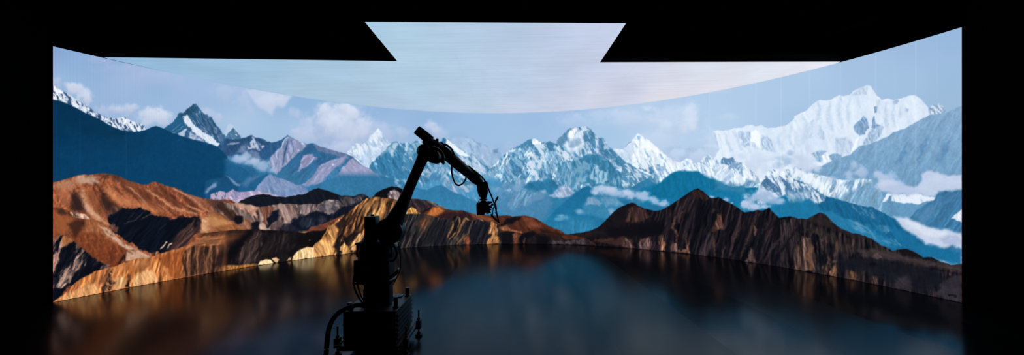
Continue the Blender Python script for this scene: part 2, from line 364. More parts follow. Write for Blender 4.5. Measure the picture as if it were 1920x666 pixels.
FG+='''
# =================== left: dark range, chalk cliffs
hill E 1e222c w=1.5 wl=6 s=.8 v=0a1a2e t=.4,60,20,6 name=dh b=520: 180 165 200 150 260 122 320 101 400 97 470 115 540 121 620 108 695 93 735 68 785 49 830 65 900 85 960 110 1000 106 1060 113 1115 92 1150 105 1180 130 1284 150 1500 200
hill E 141419 w=1.5 wl=6 s=.8 t=.5,60,16,5 name=dh2 b=480: 1160 150 1200 118 1230 82 1284 60 1340 40 1395 45 1420 60 1450 100
poly G a08f90 s=2 w=3 t=.7,60,12,4 m=4a454c,.35,60,10,4 clip=dh2: 115 140 130 110 165 105 195 130 200 180 140 170
poly G a08f90 s=2 w=3 t=.7,60,12,4 m=4a454c,.35,60,10,4: 112 165 128 120 160 103 195 130 205 190 160 180
poly E 5d5558 s=3 w=3 clip=dh t=.6,70,16,5 m=2e303c,.45,60,14,5: 950 120 1000 108 1060 118 1120 95 1150 108 1100 160 1000 190 960 160
hill E 857069 w=1.5 wl=6 s=.8 t=.8,75,24,6 m=4e4041,.3,75,20,6 name=cl b=520 fi=388,412: -40 135 0 140 60 138 100 165 200 163 290 182 320 190 350 192 400 190 440 182 480 178 500 163 540 172 580 168 620 176 690 170 750 172 780 180 830 152 870 138 940 142 960 165 1000 190 1100 170 1200 150
poly E b98f7c clip=cl s=2 w=3 t=.5,65,24,5 m=8a5c46,.3,65,20,5: 80 160 200 165 300 185 340 195 320 240 330 290 280 250 220 210 160 190
poly E c4a48f clip=cl s=2 w=2 a=.8 t=.3,60,20,5: 180 175 300 186 325 210 290 220 230 200
poly E 7d4f3d clip=cl s=3 w=3 a=.9 t=.6,80,24,5: 340 195 440 185 470 190 440 240 410 290 400 330 380 300 360 240
poly E a88c84 clip=cl s=1.5 w=2 t=.4,65,20,4: 478 182 500 164 540 172 600 250 610 280 570 300 560 330 540 320 520 270 500 215
poly E 94786e clip=cl s=1.5 w=2 t=.5,65,20,4 m=4a3c40,.35,65,18,4: 540 172 580 168 620 180 640 240 610 275 580 230
poly E 94817f clip=cl s=1.5 w=2 t=.5,100,18,4 m=5c5058,.4,100,12,4: 620 255 640 200 690 172 770 178 740 230 680 250
poly E 8f8385 clip=cl s=1.5 w=2.5 t=.6,10,16,3 m=54505a,.4,60,10,4: 760 215 800 170 840 150 880 138 940 142 945 180 920 230 880 255 840 235 800 222
poly E c9bcbb clip=cl s=2 w=2 a=.8: 862 140 890 136 905 145 880 150
poly E 1b2032 clip=cl s=2 w=2.5 t=.3,70,18,5: 400 350 410 290 430 250 470 215 492 212 500 260 480 300 440 320 415 360
poly E 191f30 clip=cl s=2.5 w=3 t=.35,95,20,5: 570 340 600 280 660 255 720 250 760 225 800 222 850 245 880 262 930 230 980 190 1090 165 1120 180 1060 230 980 265 880 300 840 330 740 350 720 400 560 380
poly E 3c4152 clip=cl s=4 w=3 a=.7 t=.6,95,16,4: 660 280 740 270 760 330 700 350 660 340
poly E 474756 clip=cl s=4 w=3 a=.6 t=.5,100,16,4: 770 290 840 260 860 300 800 330
poly E 2a2a3a clip=cl s=3 w=3 a=.9 t=.4,60,16,5: 470 350 540 330 600 330 660 370 640 400 480 380
poly E 5f4a4c clip=cl s=3 w=3 a=.8 t=.5,110,18,5: 420 350 450 320 490 290 520 320 500 360 440 370
poly E 1c1b26 clip=cl s=2 w=2: 275 350 285 315 330 300 352 305 345 340 340 370 280 370
poly E c9a794 clip=cl s=2 w=2.5 t=.4,50,14,4: 340 350 352 305 380 320 400 345 418 360 380 366
poly E 9c6a50 clip=cl s=3 w=3 t=.6,50,16,5: 190 330 230 280 290 290 280 340 275 370 220 350
poly E 4f342c clip=cl s=3 w=3 t=.5,40,16,5: -40 140 60 140 120 210 180 250 220 270 200 310 180 320 130 290 60 230 -40 180
poly E 1f1a20 clip=cl s=2.5 w=3: 155 300 170 260 222 270 205 320 180 322
hill E a56a42 w=1.5 wl=6 s=1 t=.4,30,20,6 m=7d4c30,.3,30,20,6 name=or b=520 fi=384,402: -60 235 0 225 60 245 120 290 180 325 240 355 300 372 360 380
poly E cf9a66 clip=or s=4 w=3 a=.7: -40 270 60 270 140 320 60 340 -40 330
hill E 7a4634 w=1.5 wl=6 s=1 t=.5,30,20,6 b=480: 690 395 730 350 780 335 850 310 920 280 980 255 1000 300 900 400
poly E c08a68 s=2 w=2: 640 382 700 375 705 388 660 390
hill E 211a1c w=1 wl=8 s=1.2 name=fd fi=366,396 t=.5,110,30,8: -140 400 -60 390 0 385 60 378 150 368 250 364 350 366 430 368 540 372 620 380 690 392 740 375 830 368 880 330 920 300
poly E 6a4028 clip=fd s=8 w=3 a=.9 t=.4,5,40,4: -140 390 0 380 120 366 240 366 230 400 120 480 40 560 -140 600
poly E 2e2322 clip=fd s=6 w=3 a=.8: 0 385 150 368 340 370 330 385 200 385 80 395
poly E 4a3b38 clip=fd s=6 w=4 t=.8,110,24,6 a=.95: 190 600 210 500 260 430 320 375 360 400 360 460 340 540 320 610 200 640
poly E 150f13 clip=fd s=8 w=3 a=.9: 0 640 60 580 130 500 220 420 290 378 265 430 200 500 140 580 80 640
poly E 5b4237 clip=fd s=6 w=4 a=.7 t=.8,80,24,5: -20 620 0 540 60 500 100 490 60 560 30 640
poly E 2b2323 clip=fd s=6 w=4 t=.6,110,24,7: 340 580 380 480 430 400 560 385 700 400 640 480 520 520 430 560 400 600
poly E 17130f clip=fd s=6 w=3 a=.7: 620 400 700 395 860 370 840 420 780 480 720 500 620 490
poly E b5793f clip=fd s=2 w=1.5 a=.9 t=.6,90,10,4: -20 670 40 650 90 632 180 630 320 620 330 640 200 660 40 690
puff E c06030 a=.8 rag=.2: 725 444 7 5
# sunlit fluted cliff behind the arm
poly E ad7744 s=.9 w=1.5 wl=6 name=fl t=.9,112,40,4.5,1 m=2e1d18,.40,112,40,4.5,.14: 580 620 600 560 640 520 700 492 750 498 760 470 810 440 840 390 870 325 900 310 960 275 1010 240 1060 195 1110 165 1150 130 1180 125 1220 115 1284 128 1345 130 1400 150 1440 160 1500 250 1440 560 1300 640 900 640
poly E c8925a clip=fl s=4 w=3 a=.6 t=.8,112,34,6,1: 1080 250 1150 140 1220 120 1284 135 1284 250 1240 300 1160 260
line E 2b1f1c clip=fl W=3,4 s=1.5 w=2: 1180 130 1120 200 1080 300 1060 380 1000 440
line E 2b1f1c clip=fl W=2,3 s=1.5 w=2: 1110 175 1050 260 990 350 960 420 930 470
line E 2b1f1c clip=fl W=2,3 s=1.5 w=2: 1060 200 1010 290 960 350
line E 2b1f1c clip=fl W=2,4 s=1.5 w=2: 1225 140 1180 220 1150 280
line E 2b1f1c clip=fl W=2,3 s=1.5 w=2: 1255 135 1250 180 1230 240
poly E 3a2a26 clip=fl s=3 w=3 a=.9: 900 335 960 290 1010 260 980 340 950 400 930 430 910 380
poly E 241b1d clip=fl s=3 w=3 a=.9: 920 560 915 490 930 450 970 440 960 400 1000 420 1040 390 1100 380 1080 420 1030 470 1000 500 1020 550
poly E 2a1f1e clip=fl s=3 w=3 a=.85: 1040 550 1030 500 1060 440 1100 390 1120 400 1130 460 1110 550
poly E c49360 clip=fl s=2 w=3 t=.7,110,16,4: 1030 470 1070 420 1110 390 1130 420 1120 500 1100 540 1080 500 1050 540
poly E c9975a clip=fl s=2 w=3 t=.7,95,16,4: 950 550 960 500 985 460 1010 500 1020 550
poly E dca766 clip=fl s=4 w=3 t=.7,65,24,5 m=a8713f,.35,65,20,5: 760 575 760 490 800 450 850 400 880 340 910 340 930 400 910 440 900 490 915 555 880 565
poly E c08a52 clip=fl s=3 w=3 t=.7,60,20,5: 870 340 900 315 940 360 935 420 915 430
poly E ecc592 clip=fl s=1.5 w=2 t=.5,75,16,4: 590 605 600 560 640 522 700 494 750 500 760 540 765 575 680 590
line E a9743f clip=fl W=2,2 s=1.5 w=2 a=.8: 660 535 665 585
poly E f0cf9f s=1 w=1.5 t=.4,30,12,4: 335 632 350 605 390 588 430 590 455 615 440 625
poly E e2b98a s=1 w=1.5: 440 580 470 570 498 588 480 615 462 605
poly E 2a2426 s=1.2 w=1.5: 505 590 520 560 545 545 570 560 575 585 550 605 520 608
poly E c9a57a s=1 w=1.5: 555 600 565 580 585 570 582 595
poly G c9954f s=1 w=2 t=.8,80,16,4 m=7d5328,.35,75,14,4: 240 300 255 255 280 232 310 245 355 280 310 310
'''
FG+='''
# grooved cliffs right of the arm's shoulder
hill G 3d3634 w=1.3 wl=6 s=.8 name=gc t=.95,112,34,4,1 m=22222a,.47,112,34,4,.14: 150 420 200 320 250 285 300 290 345 285 400 290 440 300 480 310 520 330 560 325 590 315 625 297 660 320 700 310 730 340 770 335 810 318 840 340 870 350 900 340 930 360 950 390 960 430
poly G b07d42 clip=gc s=2 w=2 t=.8,100,16,4 name=c1: 0 0 1 0 1 1
poly G 6b4a35 clip=gc s=4 w=3 a=.7 t=.8,110,24,5: 330 380 360 310 420 290 450 310 420 360 380 420
line G b06f44 clip=gc W=2,1.5 s=1.5 w=2: 395 320 375 360 365 385
line G 8f6247 clip=gc W=2,1.5 s=1.5 w=2 a=.8: 330 330 320 370
line G c8935a clip=gc W=3,2 s=1.5 w=2: 600 335 595 380 570 440 545 500
line G b98450 clip=gc W=4,2 s=1.5 w=2: 630 305 650 330 640 390 600 450 560 490
line G a87648 clip=gc W=4,2 s=1.5 w=2: 690 320 670 360 650 400 620 450 600 490
line G 1c1b22 clip=gc W=2,2 s=1.2 w=2: 615 330 612 390 585 440 555 490
line G 1c1b22 clip=gc W=2,2 s=1.2 w=2: 665 335 640 400 615 450
line G 1c1b22 clip=gc W=3,2 s=1.5 w=2: 715 345 690 400 660 450
poly G 4b4440 clip=gc s=4 w=3 a=.8 t=.9,110,24,5: 560 500 620 460 680 440 640 490 600 525
poly G 8f5236 clip=gc s=2 w=3 t=.6,100,12,4: 680 490 690 460 715 445 730 480 735 515 690 520
line G a57845 clip=gc W=2,2 s=1.5 w=2: 690 445 660 475 630 515
line G b98a55 clip=gc W=4,2 s=1.5 w=2: 690 312 720 335
line G b98a55 clip=gc W=3,2 s=1.5 w=2: 800 318 830 342
poly G 1f1f28 clip=gc s=5 w=3 a=.8 t=.8,112,30,5: 740 360 840 350 880 380 860 440 850 510 740 515 745 440
poly G 1e1f28 clip=gc s=6 w=3 a=.7 t=.9,112,30,5: 460 320 560 335 560 440 540 520 330 530 400 440
poly G b8814e clip=gc s=2 w=3 t=.8,100,10,4 m=7a4f33,.35,95,10,4: 885 360 900 342 930 365 948 400 940 450 945 512 850 515 870 470 895 450 860 430 885 400
line G d3a06a clip=gc W=3,2 s=1.5 w=2 a=.9: 905 400 900 440 880 500
# crags and golden shore
poly C 171a26 s=1.6 w=3 wl=6 name=cr1 m=b08b7c,.40,118,26,7,.1 t=.5,118,26,6: -20 90 60 85 130 110 165 130 200 175 275 232 340 280 430 318 340 360 200 430 100 480 -20 600
poly C b4743f clip=cr1 s=2 w=2 a=.9: 65 100 140 85 160 120 120 150 75 175
poly C b9775a clip=cr1 s=2 w=2 a=.7: -20 60 60 90 40 120 -20 150
poly C b3897a clip=cr1 s=2 w=3 t=.6,110,14,5: -20 260 30 210 60 230 30 330 -20 390
poly C 10131d clip=cr1 s=3 w=3 a=.9: 60 180 160 150 170 190 100 280 60 350 10 420 20 330
poly C 10131d clip=cr1 s=3 w=3 a=.8: 230 330 330 280 400 310 330 360 240 390 180 410
poly C 0d1624 s=2 w=2.5: -20 490 60 480 130 440 200 400 260 375 200 430 100 470 90 500 60 540 20 575 -20 600
poly C a58778 s=2 w=3 t=.7,110,12,4 m=2a2830,.35,110,12,4: 20 470 60 410 120 370 140 400 90 450 40 480
hill C c47d45 w=1.5 wl=6 s=.9 name=gs fr=405,432 t=.6,105,24,6 m=a8653a,.3,100,22,6: -40 605 0 585 60 545 110 500 170 440 240 395 330 350 400 335 460 322 520 298 560 280 640 262 740 250 800 225 860 210 960 178 1000 170 1080 120 1160 80 1284 60 1340 55
poly C e3b07a clip=gs s=5 w=3 a=.65 t=.5,70,16,5: 0 600 120 520 220 470 330 450 350 530 100 600
poly C e8b883 clip=gs s=4 w=3 a=.75 t=.5,60,20,5: 590 480 600 420 700 340 740 350 790 430 740 450 660 470
poly C dfae78 clip=gs s=4 w=3 a=.8 t=.5,100,20,5: 460 480 470 400 540 390 545 480 470 500
poly C c98a58 clip=gs s=4 w=3 a=.6: 440 330 560 290 700 270 720 310 600 330 470 360
poly C 2a1e1c clip=gs s=2 w=3.5 a=.9 m=c08a5a,.42,60,7,4: 360 490 400 420 430 350 450 345 440 420 465 450 440 500 370 525
poly C 7a4c30 clip=gs s=3 w=3 a=.8 t=.6,110,14,4: 350 430 390 350 430 335 400 420 370 470
poly C 1d1514 clip=gs s=2 w=3 a=.9: 545 480 570 420 565 380 590 385 580 440 592 485
poly C 9a5528 clip=gs s=5 w=3 a=.85 t=.5,95,26,6: 760 260 860 215 980 180 975 300 970 405 880 420 850 330
poly C a8622f clip=gs s=4 w=3 a=.7 t=.4,90,10,4: 520 300 600 290 610 360 570 420 545 350
line C d99a5a clip=gs W=4,2 s=2 w=2 a=.8: 830 330 870 390 880 420
line C 3f2618 clip=gs W=3,3 s=2 w=2 a=.9: 1000 190 975 250 985 330 975 400
poly C 6a4532 clip=gs s=3 w=2 t=.9,95,34,6,1 m=38261f,.42,95,34,6: 990 200 1060 165 1160 160 1284 150 1340 180 1340 360 1200 375 1090 388 985 405
poly C 9c6644 clip=gs s=4 w=2 t=.5,172,40,4: 990 180 1080 122 1160 82 1284 62 1340 58 1340 150 1284 150 1160 160 1060 165
line C a8764f clip=gs W=2,2 s=1.5 w=2 a=.9: 1090 180 1080 260 1090 380
line C a8764f clip=gs W=2,2 s=1.5 w=2 a=.8: 1140 170 1135 260 1145 370
line C a8764f clip=gs W=2,2 s=1.5 w=2 a=.8: 1030 200 1025 300 1020 390
line C a8764f clip=gs W=2,2 s=1.5 w=2 a=.8: 1190 180 1190 260 1180 360
line C a8764f clip=gs W=1.5,2 s=1.5 w=2 a=.7: 1235 180 1225 260 1215 300
poly C 241a19 clip=gs s=6 w=3 a=.8: 1200 330 1230 240 1300 170 1340 180 1340 330 1250 320
poly C 5a3325 clip=gs s=3 w=2 a=.9: 1100 100 1160 72 1284 55 1340 50 1340 75 1220 85
poly E a9683f clip=fd s=10 w=3 a=.0: 0 0 1 0 1 1
'''

TOP=[(99.5,87),(186,107.5),(320,137.5),(429,158.6),(546,178.3),(640,192),(746,205),(850,211.5),(942,214),(1063,206.5),(1184,195.5),(1285,180.5),(1410,159.5),(1517,132.5),(1575,116.5),(1600,110),(1803,50)]
BOT=[(99.5,567),(200,549.5),(236,541),(280,532),(342,521.6),(400,511.7),(480,498),(545,489),(640,477.5),(750,467),(850,460),(950,457.5),(1030,458),(1107,459.5),(1191,466.5),(1240,471.5),(1320,481),(1424,495),(1545,514),(1600,527),(1650,535.5),(1720,550),(1803,568.5)]
SKY=[(100,95,'86a6d2'),(150,120,'8fb0d8'),(120,150,'98b9dc'),(200,110,'8fadd6'),(240,150,'a0b9dc'),(300,165,'93b5d9'),(330,150,'a3bcdf'),(380,200,'9dbbdd'),(380,165,'a0bbe0'),(450,230,'aac6e3'),(560,190,'8fb3da'),(560,240,'a5c2e1'),(700,210,'92b5dc'),(720,240,'a0bde0'),(800,225,'95b6dc'),(900,230,'9bbee2'),(860,260,'9fbee1'),(960,260,'a0c0e2'),(1000,225,'9bbce1'),(1060,215,'a3bfe4'),(1140,250,'a6c8e6'),(1180,210,'b5cdea'),(1240,230,'b7cfeb'),(1240,260,'bdd3ed'),(1320,200,'b2cdea'),(1400,170,'b0cbe9'),(1350,230,'b5d0ea'),(1450,190,'adc9e8'),(1520,140,'acc9e8'),(1500,220,'a8c4e4'),(1600,120,'a5c1e3'),(1650,150,'a3c1e1'),(1700,85,'9dbadd'),(1700,150,'a2c1e1'),(1780,70,'98b8dd'),(1790,150,'9cbcdd'),(1780,190,'9cbbdb')]
FAR='''
# ---- clouds, left half
puff A c3cfe6 a=.9 in=.3 wl=12: 160 70 95 60  230 130 75 60  120 40 60 35
puff A c9d4e9 a=.9 in=.4 wl=10: 165 60 60 42  250 130 50 45
puff A 9fb2d6 a=.7: 215 140 30 22
puff A b4c3e0 a=.75: 20 20 40 40  380 230 90 55  520 235 130 55
puff A c3cfe6 a=.9 wl=10: 580 205 70 38  480 215 60 35
puff A c2cfe6 a=.95 wl=10: 770 270 120 72  700 300 90 60  840 290 80 60  690 265 50 40
puff A cdd8eb a=.9 wl=9 in=.3: 750 250 70 45  820 265 55 42
puff A b5c6e2 a=.8: 1190 265 85 60  1130 250 60 50  1230 290 50 45
puff P a9bade a=.5 rag=.7 wl=20: 235 130 60 14  290 150 55 18  190 112 30 9
puff P b6c6e3 a=.55 rag=.8 wl=20: 430 172 40 16  455 190 26 22  470 205 14 20
poly P c8d3ea a=.75 s=5 w=5 wl=18: 462 165 500 170 546 178 541 190 530 200 518 203 512 216 500 209 486 200 476 192 468 178
puff P cfd9ed a=.6 in=.2: 500 185 22 18  525 186 18 12
puff P b6c6e3 a=.6: 548 212 12 12 558 214 8 9
# big cumulus
puff P b3c3e1 a=.8 wl=18: 640 240 75 48  600 250 50 30 690 262 45 32 650 270 60 30
puff P c6d2e9 a=.9 wl=14: 622 212 34 24 650 208 26 17 655 235 45 32 610 232 32 26 680 245 30 26
puff P d2dcef a=.9 wl=11 in=.3: 608 203 14 12 645 201 20 9 660 210 14 12 630 226 20 20
puff P 9db4d9 a=.5 wl=14: 592 240 20 18 618 262 26 12 690 262 18 12
puff P bccae5 a=.85 wl=12: 570 252 26 16 556 246 14 11 640 276 40 12
puff P b4c6e2 a=.7 wl=12: 722 248 28 18 757 250 14 12 810 240 22 14 824 250 18 12
puff P c3d0e8 a=.8 wl=10 in=.3: 806 236 12 8 818 243 12 8
puff P 93b2d8 a=.4: 860 252 26 10 950 276 26 12
# clouds right half
puff P c3d5ee a=.75 wl=22 rag=.8: 1260 225 60 40 1290 215 26 26 1200 222 55 18 1330 262 40 22 1220 262 40 18
puff P d0def1 a=.8 wl=14: 1295 222 14 28 1285 240 20 20 1250 232 26 16 1215 205 16 7 1330 285 24 16
puff P c2d4ed a=.6 rag=.6: 1365 220 22 9 1340 172 30 7
puff P bdd2ec a=.5: 1090 228 60 16 1130 215 60 12
# ---- snow ridge far left
hill A d3dceb w=1.6 wl=5 m=2f4f7c,.42,62,9,3,.05 t=.25,60,10,3: -20 30 0 42 30 60 60 82 100 98 140 122 170 147 215 172 250 192 290 222 330 247 370 268 400 288 440 284 470 293 500 284 525 273 550 288 580 303 620 318 660 333 690 352 720 385
poly A e6ecf5 s=2 w=2: 0 45 30 62 70 92 60 105 30 95 0 80
line A 4a6692 W=1,1 w=2 a=.8: 160 150 230 182 300 235 380 275 420 300
# ---- lone peak
hill A 2a5c86 w=1.8 wl=4 m=8fa3c2,.30,60,8,2.5,.05 t=.45,60,12,3 name=pk: 820 380 835 365 870 340 905 310 925 285 945 250 960 243 975 255 985 240 1010 215 1035 200 1052 178 1075 178 1095 205 1115 235 1150 262 1185 278 1205 310 1225 340 1250 365 1275 400 1310 440 1340 490
poly A 1f5f8b clip=pk s=3 w=2: 835 366 905 312 945 262 985 300 1005 345 985 370 940 405 880 390
poly A 1b4668 clip=pk s=2 a=.75 t=.5,55,10,3: 945 250 985 240 1052 178 1075 180 1090 210 1060 240 1030 265 985 265 960 285
poly A cdd9ea clip=pk s=1.2 w=2 wl=4 t=.15,55,10,3: 972 272 1008 264 1040 308 1080 360 1140 398 1190 428 1240 470 1258 488 1235 505 1150 465 1100 430 1062 405 1030 370 1010 345 985 308
poly A b6c3dd clip=pk s=1.2 w=2 m=5f7ba6,.35,50,7,2: 1025 380 1060 405 1100 432 1130 460 1100 455 1020 440
poly A a9bfdb clip=pk s=1 w=2: 945 398 985 368 1012 372 985 400 990 432 950 412
line A 7fb0cc clip=pk W=1,2 a=.8 w=2: 960 330 900 380
line A 6f9fc0 clip=pk W=1,2 a=.7 w=2: 990 340 920 395
poly A 5f7ba3 clip=pk a=.5 s=3 m=1d4468,.5,60,8,2.5,.05: 1130 265 1190 285 1240 360 1284 430 1284 480 1220 420 1160 380 1110 330
# small peak
hill D c0cee6 a=.6 w=1.5 s=1.5: 90 190 108 140 130 128 150 150 180 175 200 210 220 260
hill D 44759f w=1.5 wl=4 m=b9cbe2,.35,60,8,2.5,.06: 95 240 100 215 125 185 148 158 170 182 190 205 212 235 220 270
# ---- snow peak right of the cumulus
hill D d3e0f0 w=1.8 wl=5 t=.15,60,14,5 m=9dbbdc,.35,62,16,5,.1 name=sp: 960 380 1000 350 1050 298 1080 278 1120 285 1150 272 1168 240 1182 215 1200 205 1215 190 1240 163 1265 190 1284 215 1310 255 1330 275 1400 330
poly D aac5e2 clip=sp s=3 a=.7 w=3 t=.25,70,14,5: 1120 380 1160 320 1210 330 1250 320 1284 300 1320 300 1200 460 1130 440
line D b9bcd8 clip=sp W=3,1 a=.8: 1165 260 1185 215 1195 240
line D 5a86b3 clip=sp W=1,1 w=2 a=.6: 1000 345 1060 370 1105 415
line D 5a86b3 clip=sp W=2.5,1 w=2 a=.6: 1105 400 1112 440
'''
MID='''
# ---- hazy mountain behind the arm
hill F a0bedf w=1.5 s=1.5 t=.12,60,16,7 m=7ea7cf,.4,50,20,8 b=330: 600 190 640 168 700 158 770 148 820 158 870 188 905 200 940 212 960 238 985 245 1010 240 1050 270 1120 330
puff F a9c0de a=.6 : 720 175 60 25 1100 230 60 40 900 250 40 40
poly F 5f90ba a=.75 s=1.5: 975 250 1000 240 1018 236 1015 270 990 265
poly F 8fb5d9 a=.7 s=3: 930 290 1000 275 1050 280 1000 330 950 360 930 330
# ---- massif one, teal rock and snow
hill F 3a7ca8 w=1.8 wl=5 m=a9c8e3,.40,58,14,4,.07 t=.42,60,14,4 v=3f8fbd name=m1: 40 390 75 340 110 300 150 265 200 215 230 188 270 183 300 200 340 188 360 205 400 178 440 174 500 190 560 200 590 182 610 153 640 165 680 200 740 240 790 268 820 275 850 310 900 350 950 380 990 410 1100 640
poly F 2b77a7 clip=m1 s=5 w=4 a=.9 t=.4,60,16,5 m=83b3d3,.22,60,14,4,.06: 45 385 110 300 200 240 230 300 300 260 330 320 300 380 350 420 330 480 220 460 100 410
poly F b9d2e9 clip=m1 s=2 w=3 m=5f9cc5,.35,60,12,4,.08 a=.85: 150 262 235 190 262 190 240 250 215 310 195 250
poly F 9fc3df clip=m1 s=2 w=3 m=3f86b3,.45,60,12,4,.08 a=.8: 300 290 350 200 440 178 410 260 360 320 320 350
poly F dbe6f3 clip=m1 s=1.5 w=2 t=.1,40,12,5: 612 154 645 168 700 212 760 255 800 300 770 305 720 280 690 262 650 215 625 200
poly F 2c76a8 clip=m1 s=1.2 w=1.5: 588 190 610 154 632 165 622 205 595 205
poly F b7cfe8 clip=m1 s=3 w=3 m=4f8fbc,.42,55,14,4,.07 a=.9: 700 290 800 300 860 340 930 390 960 440 900 430 830 380 760 350
poly F 9cc0de clip=m1 s=4 w=3 m=3d86b5,.5,110,16,4,.08 a=.8: 590 310 660 350 640 420 600 480 520 470 470 450 530 380
puff F 4a95c2 a=.75 wl=20: 420 560 130 70 560 520 100 50 760 570 140 60 900 560 120 70
poly F b0c1de s=2 w=3 m=5a98c4,.40,60,14,5,.1 a=.9: 598 480 640 455 690 470 740 500 790 530 800 560 720 580 670 570 640 540 610 520
puff F a9bfde a=.5 wl=8: 1000 545 60 20 1095 550 40 16 260 490 25 40 280 525 25 25
puff F c4d2e8 a=.8 wl=6: 1095 552 30 10
# ---- massif two with the big peak
hill H dbe8f5 w=1.5 wl=6 m=a3c1de,.30,65,16,5,.1 t=.09,60,16,5 name=sp2: 905 250 920 236 960 240 1000 242 1030 200 1075 160 1103 121 1150 150 1200 185 1240 215 1284 262 1310 300
line H 3f6f9c clip=sp2 W=2.5,1 w=2 a=.85: 998 242 1025 205 1065 172
poly H b3cde7 clip=sp2 s=3 w=3 a=.6: 1000 245 1060 185 1080 230 1075 300 1020 330 980 300
hill H aac6e2 w=1.8 wl=5 m=4a86b2,.5,62,12,3.5,.07 t=.35,62,12,4 name=pk2: 480 260 495 190 520 150 560 112 600 82 640 76 690 70 712 63 738 80 748 82 762 100 780 125 800 152 825 162 845 152 865 180 885 215 920 245 960 290 1010 330 1060 360 1110 395 1150 420 1200 440 1250 445 1290 470 1330 560
poly H c6d8ec clip=pk2 s=4 w=3 t=.15,60,14,5: 560 220 590 150 650 110 700 80 720 100 700 160 690 220 640 260 590 280 560 250
poly H 5187b2 clip=pk2 s=3.5 w=2 a=.85: 492 195 520 150 570 105 598 88 580 130 560 180 530 225 500 215
poly H e4edf8 clip=pk2 s=2 w=2: 582 150 598 90 640 78 655 88 640 112 612 150
poly H 7fa6cb clip=pk2 s=3 w=3 a=.7: 600 190 650 160 690 175 660 200 620 230 590 230
poly H 3d7eac clip=pk2 s=2.5 w=3 a=.75 m=bcd2e8,.42,65,10,3,.06: 705 120 745 90 775 125 800 160 845 158 890 220 930 270 900 300 840 250 780 240 730 220 700 170
poly H 2f7aa6 clip=pk2 s=2 w=3 a=.85 m=a9c6df,.3,50,10,3,.06: 830 250 900 235 960 290 1060 362 1110 400 1080 400 1000 365 930 340 880 300
puff H aac7e3 clip=pk2 a=.6: 590 265 60 30 540 225 40 25
hill H 7fb0d3 w=1.8 wl=5 m=3a80ae,.42,60,12,3.5,.07 m2=d9e6f3,.3,115,14,4,.06 t=.35,65,12,4 name=m2: -60 450 0 385 50 330 100 285 140 245 190 225 240 200 290 168 325 153 350 170 370 185 400 184 450 180 475 195 520 210 570 250 620 300 690 300 740 268 800 283 840 320 880 313 910 350 930 385 960 380 1000 420 1060 450 1150 500 1284 520
poly H 4587b3 clip=m2 s=2 w=2: 190 235 240 202 290 170 312 172 300 205 270 222 230 235
poly H e2ecf7 clip=m2 s=1.5 w=2: 308 166 325 154 350 172 385 185 375 205 335 212 312 200
poly H d4e2f1 clip=m2 s=1.5 w=2 a=.9: 130 255 190 228 170 260 140 262
poly H bfd5ea clip=m2 s=2 w=3 m=4a89b4,.38,60,12,4,.08: 310 215 400 195 420 260 400 330 370 400 340 350 320 300 330 250
poly H c9dbed clip=m2 s=2 w=3 m=4f8cb6,.3,50,12,4,.08: 490 215 560 250 600 300 640 320 580 340 540 310 500 290
poly H 4080ab clip=m2 s=2 w=3 m=b9d0e6,.25,50,10,3,.07: 400 200 450 182 480 200 490 250 450 260 410 230
poly H d0deee clip=m2 s=1.5 w=3 a=.85 m=4f8cb6,.3,60,10,3,.07: 320 320 350 400 365 470 340 475 300 420 250 340 280 330
poly H 2e7ca7 clip=m2 s=3 w=3 a=.92 t=.35,70,14,4: 660 310 740 268 800 283 840 320 880 313 910 350 935 388 962 380 1000 420 1020 460 1010 530 900 540 760 520 650 500 620 420 600 350
poly H 9fc9e2 clip=m2 s=2 w=4 a=.9 m=2e7fac,.45,95,16,4,.08: 760 400 785 355 815 390 870 410 880 440 900 460 850 500 790 490 755 460
poly H 90bddb clip=m2 s=2 w=4 a=.8 m=2e7fac,.5,100,18,4,.08: 930 440 1000 460 1010 520 950 530 880 500
poly H 86b7d6 clip=m2 s=3 w=4 a=.7 m=2f7fab,.5,60,14,4,.08: 620 330 720 320 750 370 720 420 650 420
poly H 8cb9d8 clip=m2 s=4 w=4 a=.8 m=3a87b3,.52,105,18,4,.08: 530 350 640 420 720 450 700 500 600 520 520 480 480 440
hill H 7fb1d3 s=3 w=2 m=3d83b0,.5,40,12,4,.07 a=.9: 1000 460 1060 440 1130 480 1180 500 1230 480 1284 520
poly H c6d9ec s=2 w=2.5 t=.2,35,12,4: 945 390 1000 380 1060 408 1120 438 1182 488 1150 498 1080 475 1010 435
hill H 4a8bb5 w=2 s=1.5 m=c3d7ea,.4,50,10,3,.06 a=.95 b=386: 985 330 1010 335 1060 362 1110 397 1140 420 1200 440 1230 430 1260 445 1300 470
'''
